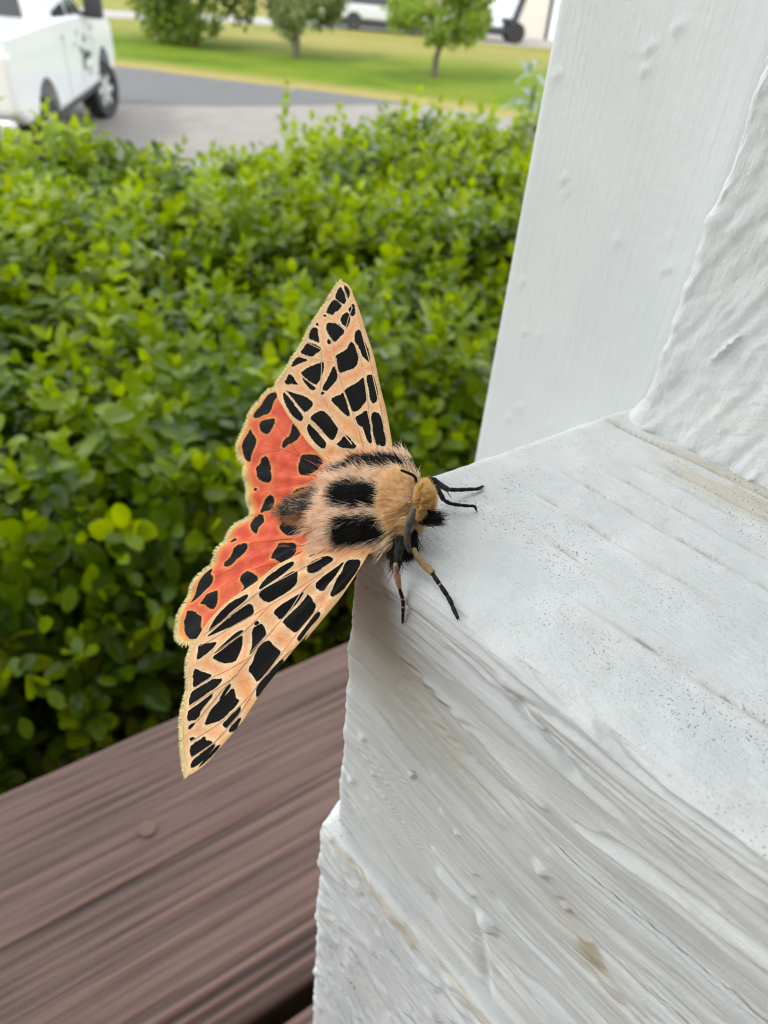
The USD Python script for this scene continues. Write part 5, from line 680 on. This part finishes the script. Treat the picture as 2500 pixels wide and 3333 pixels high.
for i in range(300):                                # the nearest leaves one by one
    if i < 190: d = rng.uniform(-0.06, 0.42); z = rng.uniform(-0.60, -0.36); n = H0 + 0.01 + 0.05 * rng.random() + 0.06 * float(sm(z, -0.42, HT)); dirn = rng.normal(0, 0.6) * DH - rng.uniform(0.3, 1) * DN + np.array([0, 0, rng.normal(0.2, 0.5)])
    else: d = rng.uniform(-0.1, 0.55); n = rng.uniform(H0 + 0.05, H0 + 0.32); z = top_z(d, n) + rng.uniform(-0.025, 0.012); dirn = rng.normal(0, 0.8) * DH + rng.normal(-0.3, 0.6) * DN + np.array([0, 0, rng.uniform(-0.1, 0.7)])
    if i < 190 and d < 0.05 and z < -0.46 - 3.2 * (d + 0.05): z = -0.40
    L = rng.uniform(0.014, 0.021); v, f = leaf_shape(L, L * rng.uniform(0.5, 0.62), rng.uniform(0.1, 0.5), rng.uniform(0, 0.25))
    upv = np.array([0, 0, 1.0]) - 0.7 * DN + rng.normal(0, 0.25, 3)
    v = v @ rot_to(dirn, upv).T + d * DH + n * DN + np.array([0, 0, EYE + z]); obj('leaf', (v, f), leaf_new if rng.random() < 0.42 else leaf_old, hedge, smooth=True)
for i in range(70):
    d, n = DL0 + (DL1 - DL0) * (i + rng.uniform(0.2, 0.8)) / 70, rng.uniform(H0 + 0.16, H0 + 0.7); p = d * DH + n * DN
    pts = [p + np.array([0, 0, EYE - 1.02]), p + rng.normal(0, 0.03, 3) * [1, 1, 0] + np.array([0, 0, EYE - 0.75]), p + rng.normal(0, 0.07, 3) * [1, 1, 0] + np.array([0, 0, EYE - 0.43])]
    obj('stem', tube(spline(pts, 6), [0.008, 0.007, 0.006, 0.005, 0.004, 0.003], 6), twig, hedge, smooth=True)
# mulch bed and a stone at the foot of the hedge
bed = [tuple((d * DH + n * DN)[:2]) for d, n in ((-3, 0.10), (4, 0.10), (4, 1.98), (-3, 1.98))]
sheet('planting_bed', bed, EYE - 0.996, mulch)
def rock(name, c, r, mt, label, category, seed):
    m_ = trimesh.creation.icosphere(4, 1.0); v = m_.vertices * (0.75 + 0.5 * fbm(m_.vertices * 1.4 + seed, 3, seed))[:, None] * np.array(r); v += np.array(c)
    return tag(obj(name, (v, m_.faces), mt, smooth=True), label, category)
stone_m = plain('pale_stone', (0.33, 0.36, 0.31), 0.8, 0.25, 30)
rock('stone', (-0.405, 0.445, EYE - 0.80), (0.075, 0.065, 0.17), stone_m, 'pale grey-green stone at the foot of the hedge below the porch edge', 'stone', 3)
pl = thing('silvery_plant', 'slender plant with pale silvery leaves standing behind the hedge beside the white column', 'plant')
PX, PY = 0.465, 3.62
obj('stem', tube([(PX, PY, 0.9), (PX + 0.01, PY, 1.8), (PX + 0.015, PY, 2.28)], [0.012, 0.01, 0.006], 8), plain('green_stem', (0.10, 0.13, 0.06), 0.7), pl, smooth=True)
sv, sf, k = [], [], 0
for i in range(30):
    c = np.array([PX, PY, 0]) + np.array([rng.normal(0.0, 0.035), rng.normal(0, 0.035), rng.uniform(2.17, 2.37)]); L = rng.uniform(0.04, 0.075)
    v, f = leaf_shape(L, L * 0.45, 0.2, 0.2); v = v @ rot_to(rng.normal(0, 1, 3) * [1, 1, 0.6] + [0, 0, 0.4], np.array([0, 0, 1.0])).T + c; sv.append(v); sf.append(f + k); k += len(v)
obj('leaves', (np.vstack(sv), np.vstack(sf)), plain('silver_leaf', (0.19, 0.25, 0.25), 0.45), pl, smooth=True)

# ------------------------------------------------------------------ the white pickup on the pad
wpaint = mat('white_car_paint', {'p': ('principled_bsdf', {'base_color': (0.47, 0.49, 0.51), 'roughness': 0.32, 'coat_weight': 0.6, 'coat_roughness': 0.08})})
dglass = mat('dark_glass', {'p': ('principled_bsdf', {'base_color': (0.012, 0.013, 0.015), 'roughness': 0.06, 'specular_ior_level': 0.6})})
rubber = plain('tyre_rubber', (0.018, 0.018, 0.019), 0.85); blackp = plain('black_plastic', (0.022, 0.022, 0.024), 0.6)
alloy = mat('wheel_alloy', {'p': ('principled_bsdf', {'base_color': (0.50, 0.51, 0.52), 'roughness': 0.4, 'metallic': 0.75})}); redl = plain('red_lens', (0.35, 0.012, 0.012), 0.25)
def side_prism(profile, y0, y1, taper=0.0):
    """A side outline (x, z) drawn out across y."""
    c = m3.CrossSection([[(float(x), float(z)) for x, z in profile]]); m_ = c.extrude(float(y1 - y0))
    t_ = tri(m_); v = np.array(t_.vertices); return trimesh.Trimesh(np.c_[v[:, 0], y1 - v[:, 2], v[:, 1]], t_.faces, process=False)
def man(t_): return m3.Manifold(m3.Mesh(np.asarray(t_.vertices, np.float32), np.asarray(t_.faces, np.uint32)))
def cyl_y(x, z, r, y0, y1, n=32): return m3.Manifold.cylinder(float(y1 - y0), r, r, n).rotate([-90, 0, 0]).translate([x, float(y0), z])
def round_side(profile, hw, r):
    pts = [(x, y, z) for x, z in profile for y in (-hw + r, hw - r)]; return ball_hull(pts, r, 12)
def wheel(parent, x, y, r, w, steer=0.0):
    grp = []
    tyre = m3.Manifold.revolve(m3.CrossSection([[(r * 0.60, -w / 2 + .02), (r * 0.93, -w / 2), (r, -w / 2 + 0.04), (r, w / 2 - 0.04), (r * 0.93, w / 2), (r * 0.60, w / 2 - .02)]]), 40).rotate([90, 0, 0])
    rim = m3.Manifold.cylinder(w * 0.55, r * 0.60, r * 0.60, 32, True).rotate([90, 0, 0])
    sgn = -1 if y < 0 else 1
    spokes = []
    for k_ in range(6):
        sp_ = m3.Manifold.cube([r * 0.54, 0.03, 0.085], True).translate([r * 0.30, sgn * w * 0.34, 0]).rotate([0, k_ * 60.0, 0]); spokes.append(sp_)
    rimm = (rim - m3.Manifold.cylinder(w, r * 0.55, r * 0.55, 32, True).rotate([90, 0, 0]).translate([0, sgn * w * 0.42, 0])) + m3.Manifold.batch_boolean(spokes, m3.OpType.Add) + m3.Manifold.cylinder(0.06, r * 0.15, r * 0.15, 16, True).rotate([90, 0, 0]).translate([0, sgn * w * 0.34, 0])
    T_ = lambda m_: tri(m_.rotate([0, 0, steer]).translate([x, y, r]))
    t_ = obj('wheel', T_(tyre), rubber, parent, smooth=40); obj('rim', T_(rimm), alloy, t_, smooth=40)
WBX, RX = 3.62, 0.41
heading = math.degrees(math.atan2(0.983, -0.182)); side = np.array([0.983, 0.182])
org = np.array([-4.98, 10.55]) - side * 1.08
tk = thing('pickup_truck', 'white four-door pickup truck parked on the pale pad at the left', 'pickup truck', (org[0], org[1], 0.008), heading); UsdGeom.Xformable(tk).AddScaleOp().Set(Gf.Vec3f(1.1, 1.1, 1.1))
low = round_side([(-1.15, 0.86), (-1.15, 1.30), (4.55, 1.22), (4.62, 0.78), (4.4, 0.64), (0.6, 0.64), (-0.9, 0.74)], 0.99, 0.09)
shoulder = ball_hull([(x, y, z) for x, z in ((-1.12, 1.12), (-1.12, 1.47), (1.25, 1.47), (3.2, 1.40), (4.45, 1.27), (4.45, 1.1)) for y in (-0.93, 0.93)], 0.05, 12)
body_t = low + shoulder
bedcut = m3.Manifold.cube([1.82, 1.62, 1.0], False).translate([-1.02, -0.81, 0.95]); body_t = body_t - bedcut
for wx in (0.0, WBX): body_t = body_t - cyl_y(wx, 0.47, 0.54, -1.2, -0.62) - cyl_y(wx, 0.47, 0.54, 0.62, 1.2)
obj('body', tri(body_t), wpaint, tk, smooth=35)
cab = ball_hull([(x, s_ * y, z) for x, y, z in ((0.92, 0.86, 1.42), (3.12, 0.86, 1.38), (1.10, 0.68, 1.98), (2.15, 0.68, 2.0), (1.5, 0.69, 2.03)) for s_ in (-1, 1)], 0.06, 12)
obj('cab', tri(cab), wpaint, tk, smooth=35)
obj('rear_window', trimesh.convex.convex_hull([(x + dx, y, z) for x, y, z in ((0.868, -0.62, 1.52), (0.868, 0.62, 1.52), (1.015, -0.56, 1.90), (1.015, 0.56, 1.90)) for dx in (-0.012, 0.05)]), dglass, tk)
for s_ in (-1, 1):
    def pane(ptsxz, nm):
        q = []
        for x, z in ptsxz:
            y = 0.86 + 0.06 - (z - 1.42) / 0.56 * 0.18
            q += [(x, s_ * (y + 0.006), z), (x, s_ * (y - 0.05), z)]
        obj(nm, trimesh.convex.convex_hull(q), dglass, tk)
    pane([(1.22, 1.50), (1.98, 1.50), (1.98, 1.90), (1.34, 1.90)], 'side_window'); pane([(2.06, 1.50), (2.95, 1.47), (2.28, 1.90), (2.06, 1.90)], 'side_window')
    mi = ball_hull([(2.72 + a_, s_ * (1.06 + b_), 1.47 + c_) for a_ in (-0.04, 0.06) for b_ in (-0.03, 0.15) for c_ in (0.0, 0.20)], 0.035, 10) + ball_hull([(2.74, s_ * 0.9, 1.47), (2.74, s_ * 1.05, 1.50)], 0.03, 8)
    obj('mirror', tri(mi), blackp, tk, smooth=40)
    obj('tail_light', bevel_box(-1.165, s_ * 0.90 - 0.06, 0.98, -1.09, s_ * 0.90 + 0.06, 1.40, 0.02), redl, tk)
    obj('sill', bevel_box(0.62, s_ * 0.88 - 0.06, 0.47, WBX - 0.62, s_ * 0.88 + 0.06, 0.58, 0.03), blackp, tk)
    for dx in (1.18, 2.03, 2.99):
        obj('door_seam', box(dx - 0.006, s_ * 0.985 - 0.007, 0.66, dx + 0.006, s_ * 0.985 + 0.007, 1.34), blackp, tk)
    for dx in (1.86, 2.86): obj('door_handle', bevel_box(dx - 0.11, s_ * 1.0 - 0.02, 1.20, dx + 0.05, s_ * 1.0 + 0.02, 1.24, 0.012), wpaint, tk)
    for wx in (0.0, WBX): wheel(tk, wx, s_ * 0.86, RX, 0.29, steer=(-16.0 if wx > 1 else 0.0))
obj('windscreen', trimesh.convex.convex_hull([(3.20, -0.72, 1.46), (3.20, 0.72, 1.46), (2.28, -0.6, 1.96), (2.28, 0.6, 1.96), (3.12, -0.72, 1.44), (3.12, 0.72, 1.44), (2.2, -0.6, 1.94), (2.2, 0.6, 1.94)]), dglass, tk)
obj('underbody', bevel_box(-1.0, -0.6, 0.36, 4.3, 0.6, 0.62, 0.05), blackp, tk); obj('bumper', bevel_box(-1.30, -0.92, 0.55, -1.12, 0.92, 0.76, 0.05), alloy, tk, smooth=35)
# dark hand-lettered sign on the front door: script too blurred to read, drawn as the same strokes
def stroke(pts, r=0.010):
    p = spline([(x, -1.0, z) for x, z in pts], 14); p[:, 1] = -0.995; return tube(p, r, 5)
st_ = [stroke([(2.08, 1.08), (2.16, 1.13), (2.19, 1.0), (2.15, 0.88), (2.21, 0.84), (2.27, 1.06), (2.26, 0.92)]), stroke([(2.30, 0.98), (2.35, 1.08), (2.37, 0.98), (2.33, 0.97), (2.40, 0.95), (2.45, 1.05), (2.47, 0.95), (2.54, 1.0)]),
       stroke([(2.36, 1.16), (2.40, 1.26), (2.44, 1.18), (2.38, 1.20)], 0.012), stroke([(2.52, 1.04), (2.58, 0.97), (2.62, 1.05), (2.68, 0.96), (2.72, 1.0)]), stroke([(2.36, 0.83), (2.46, 0.85), (2.58, 0.82), (2.70, 0.84)], 0.009), stroke([(2.38, 0.76), (2.54, 0.78), (2.68, 0.76)], 0.009)]
obj('door_lettering', cat(st_), plain('grey_lettering', (0.07, 0.085, 0.07), 0.6), tk)

# ------------------------------------------------------------------ small trees on the lawn
def tree_leaf_mat(name, a, b, c): return leaf_mat(name, a, b, c, 0.3)
bark = plain('bark', (0.11, 0.095, 0.07), 0.9, 0.3, 20)
def tree(label, x, y, trunk_h, trunk_r, blobs, nleaf, leaf, mt, seed, group=None):
    blobs = [(bx, by, max(bz, 0.62 + trunk_h * 0.35 + 0.55 * abs(bx)) if trunk_h > 0.7 else bz, br) for bx, by, bz, br in blobs]
    r = np.random.default_rng(seed); T_ = thing('small_tree', label, 'tree', (x, y, float(ground_z(x, y))), 0, group)
    limbs = [tube(spline([(0, 0, -0.05), (r.normal(0, .04), r.normal(0, .04), trunk_h * .5), (r.normal(0, .06), r.normal(0, .06), trunk_h)], 8), np.linspace(trunk_r, trunk_r * .7, 8), 10)]
    tr = obj('trunk', limbs[0], bark, T_, smooth=True)
    for (cx, cy, cz, rad) in blobs[:7]:
        obj('limb', tube(spline([(0, 0, trunk_h * 0.85), (cx * .4, cy * .4, trunk_h + (cz - trunk_h) * .55), (cx, cy, cz)], 7), np.linspace(trunk_r * .6, .015, 7), 7), bark, T_, smooth=True)
    V, Fc, k = [], [], 0
    wts = np.array([b[3] ** 2 for b in blobs]); wts = wts / wts.sum()
    for i in range(nleaf):
        b = blobs[r.choice(len(blobs), p=wts)]; d = r.normal(0, 1, 3); d /= np.linalg.norm(d); rad = b[3] * (0.45 + 0.62 * r.random() ** 0.6)
        if math.sin(3.1 * d[0] + seed) + math.sin(2.7 * d[1] + 1.3 * seed) + math.sin(3.3 * d[2]) < -0.9: rad *= 0.72
        c = np.array(b[:3]) + d * rad * np.array([1, 1, 0.9]); L = leaf * r.uniform(0.7, 1.3); a = r.normal(0, 1, 3) + d * 0.6; a /= np.linalg.norm(a); q = np.cross(a, r.normal(0, 1, 3)); q /= np.linalg.norm(q)
        V.append([c, c + a * L * .5 + q * L * .26, c + a * L, c + a * L * .5 - q * L * .26]); Fc += [(k, k + 1, k + 2), (k, k + 2, k + 3)]; k += 4
    obj('crown', (np.vstack(V), np.array(Fc)), mt, T_)
tl1 = tree_leaf_mat('tree_leaf_deep', (0.08, 0.12, 0.018), (0.12, 0.165, 0.026), (0.18, 0.22, 0.04)); tl2 = tree_leaf_mat('tree_leaf_grey', (0.10, 0.135, 0.05), (0.15, 0.185, 0.07), (0.22, 0.25, 0.11)); tl3 = tree_leaf_mat('tree_leaf_bright', (0.08, 0.135, 0.014), (0.13, 0.20, 0.025), (0.20, 0.27, 0.045))
r_ = np.random.default_rng(31)
tree('broad dark bushy tree with foliage nearly to the ground, leftmost on the lawn', -7.75, 27.9, 0.6, 0.13, [(r_.uniform(-1.75, 1.75), r_.uniform(-1.2, 1.2), r_.uniform(0.6, 3.3), r_.uniform(0.55, 0.9)) for _ in range(26)], 11000, 0.22, tl1, 32)
tree('small grey-green tree on a thin bare trunk, middle one on the lawn', -4.25, 27.0, 0.9, 0.13, [(r_.uniform(-1.0, 1.0), r_.uniform(-0.9, 0.9), r_.uniform(0.95, 3.6), r_.uniform(0.4, 0.7)) for _ in range(22)], 10000, 0.18, tl2, 33)
tree('young bright green tree on a thin trunk, the tree nearest the white column', 0.26, 25.2, 0.9, 0.11, [(r_.uniform(-1.15, 1.15), r_.uniform(-0.9, 0.9), r_.uniform(0.85, 3.9), r_.uniform(0.35, 0.66)) for _ in range(24)], 9500, 0.17, tl3, 34)

# ------------------------------------------------------------------ far yard: parked car, blue bin, mower, garage
car = thing('parked_car', 'white car parked across the lawn with dark lower body', 'car', (-2.3, 41.0, 0.0), 4.0)
cb = ball_hull([(x, y, z) for x, z in ((-2.15, 0.55), (-2.2, 0.95), (2.1, 0.9), (2.15, 0.55)) for y in (-0.78, 0.78)], 0.1, 10) + ball_hull([(x, s_ * y, z) for x, y, z in ((-1.9, .76, 0.95), (1.0, .76, 0.95), (-1.5, .6, 1.62), (0.35, .6, 1.62)) for s_ in (-1, 1)], 0.08, 10)
for wx in (-1.35, 1.35): cb = cb - cyl_y(wx, 0.33, 0.40, -1.1, -0.55) - cyl_y(wx, 0.33, 0.40, 0.55, 1.1)
obj('body', tri(cb), wpaint, car, smooth=35); obj('lower_body', bevel_box(-2.1, -0.84, 0.16, 2.1, 0.84, 0.74, 0.06), blackp, car)
for s_ in (-1, 1):
    obj('side_window', trimesh.convex.convex_hull([(x, s_ * y, z) for x, y, z in ((-1.75, .85, 1.05), (0.85, .85, 1.05), (-1.45, .715, 1.55), (0.3, .715, 1.55), (-1.75, .80, 1.05), (0.85, .80, 1.05))]), dglass, car)
    for wx in (-1.35, 1.35): wheel(car, wx, s_ * 0.74, 0.33, 0.2)
bin_ = thing('wheelie_bin', 'blue wheeled bin standing left of the parked white car', 'bin', (-4.85, 41.4, 0.0), 10.0)
bl = plain('blue_plastic', (0.022, 0.075, 0.26), 0.5)
obj('tub', trimesh.convex.convex_hull([(x, y, z) for z, a_ in ((0.08, 0.24), (1.0, 0.31)) for x in (-a_, a_) for y in (-a_, a_)]), bl, bin_)
obj('lid', bevel_box(-0.34, -0.36, 1.005, 0.34, 0.34, 1.09, 0.03), bl, bin_)
for s_ in (-1, 1): obj('wheel', tri(cyl_y(0.22 * s_, 0.12, 0.115, 0.20, 0.27, 20)), rubber, bin_)
mow = thing('ride_on_mower', 'black ride-on mower parked before the pale garage', 'mower', (3.35, 41.6, 0.005), 8.0); UsdGeom.Xformable(mow).AddScaleOp().Set(Gf.Vec3f(1.2, 1.2, 1.2))
obj('deck', bevel_box(-1.0, -0.5, 0.25, 0.7, 0.5, 0.48, 0.05), blackp, mow); obj('engine_cover', bevel_box(-1.15, -0.38, 0.45, -0.45, 0.38, 0.98, 0.08), blackp, mow, smooth=35)
obj('seat', bevel_box(0.05, -0.3, 0.62, 0.62, 0.3, 0.80, 0.06), blackp, mow, smooth=35); obj('seat_back', tri(ball_hull([(0.55, y, 0.75) for y in (-.25, .25)] + [(0.80, y, 1.62) for y in (-.25, .25)], 0.09, 10)), blackp, mow, smooth=35)
obj('seat_post', bevel_box(0.2, -0.15, 0.45, 0.5, 0.15, 0.66, 0.03), blackp, mow)
for wx, rr in ((-0.85, 0.24), (0.55, 0.36)):
    for s_ in (-1, 1): obj('wheel', tri(cyl_y(wx, rr, rr, s_ * 0.5 - 0.12, s_ * 0.5 + 0.12, 24)), rubber, mow, smooth=40)
gar = thing('garage', 'pale beige garage with a bluish white roller door', 'building', (0, 0, 0), 0)
cream_w = plain('beige_siding', (0.50, 0.475, 0.42), 0.8, 0.05, 2); door_w = plain('bluish_white_door', (0.62, 0.66, 0.72), 0.6, 0.04, 2)
obj('wall', box(4.55, 46.0, 0, 9.0, 46.25, 4.2), cream_w, gar); obj('wall', box(0.55, 46.0, 0, 1.02, 46.25, 4.2), cream_w, gar); obj('lintel', box(1.02, 46.0, 2.75, 4.55, 46.25, 4.2), cream_w, gar)
for k in range(5): obj('door_panel', bevel_box(1.03, 46.08, 0.03 + k * 0.543, 4.54, 46.16, 0.03 + k * 0.543 + 0.535, 0.008), door_w, gar)
obj('door_frame', box(6.12, 45.95, 0, 6.30, 45.99, 2.3), blackp, gar); obj('side_door', box(6.32, 45.955, 0, 7.2, 45.99, 2.2), door_w, gar)
obj('side_wall', box(0.30, 46.0, 0, 0.54, 55, 4.2), cream_w, gar); obj('side_wall', box(9.01, 46.0, 0, 9.25, 55, 4.2), cream_w, gar); obj('back_wall', box(0.3, 55.01, 0, 9.25, 55.25, 4.2), cream_w, gar)
obj('roof', trimesh.convex.convex_hull([(x, y, z) for x in (-0.1, 9.6) for y, z in ((45.4, 4.22), (50.6, 6.2), (55.8, 4.22))]), plain('roof_shingle', (0.10, 0.095, 0.09), 0.9, 0.2, 8), gar)

# ------------------------------------------------------------------ the porch itself: roof over the deck and the house wall behind the lens
hs = thing('porch_house', 'house wall and porch ceiling around the deck', 'building')
def slab(d0, d1, n0, n1, z0, z1):
    c = np.array([(d, n, z) for d in (d0, d1) for n in (n0, n1) for z in (z0, z1)]); return trimesh.convex.convex_hull(c[:, :1] * DH + c[:, 1:2] * DN + np.c_[np.zeros((8, 2)), c[:, 2:]])
obj('ceiling', slab(-9.0, 4.5, -1.7, 0.34, EYE + 2.3, EYE + 2.5), plain('porch_ceiling', (0.42, 0.44, 0.45), 0.6), hs)
obj('wall', slab(-9.0, 4.5, -1.75, -1.55, 0.0, EYE + 2.3), plain('house_siding', (0.20, 0.20, 0.21), 0.8, 0.1, 2), hs)
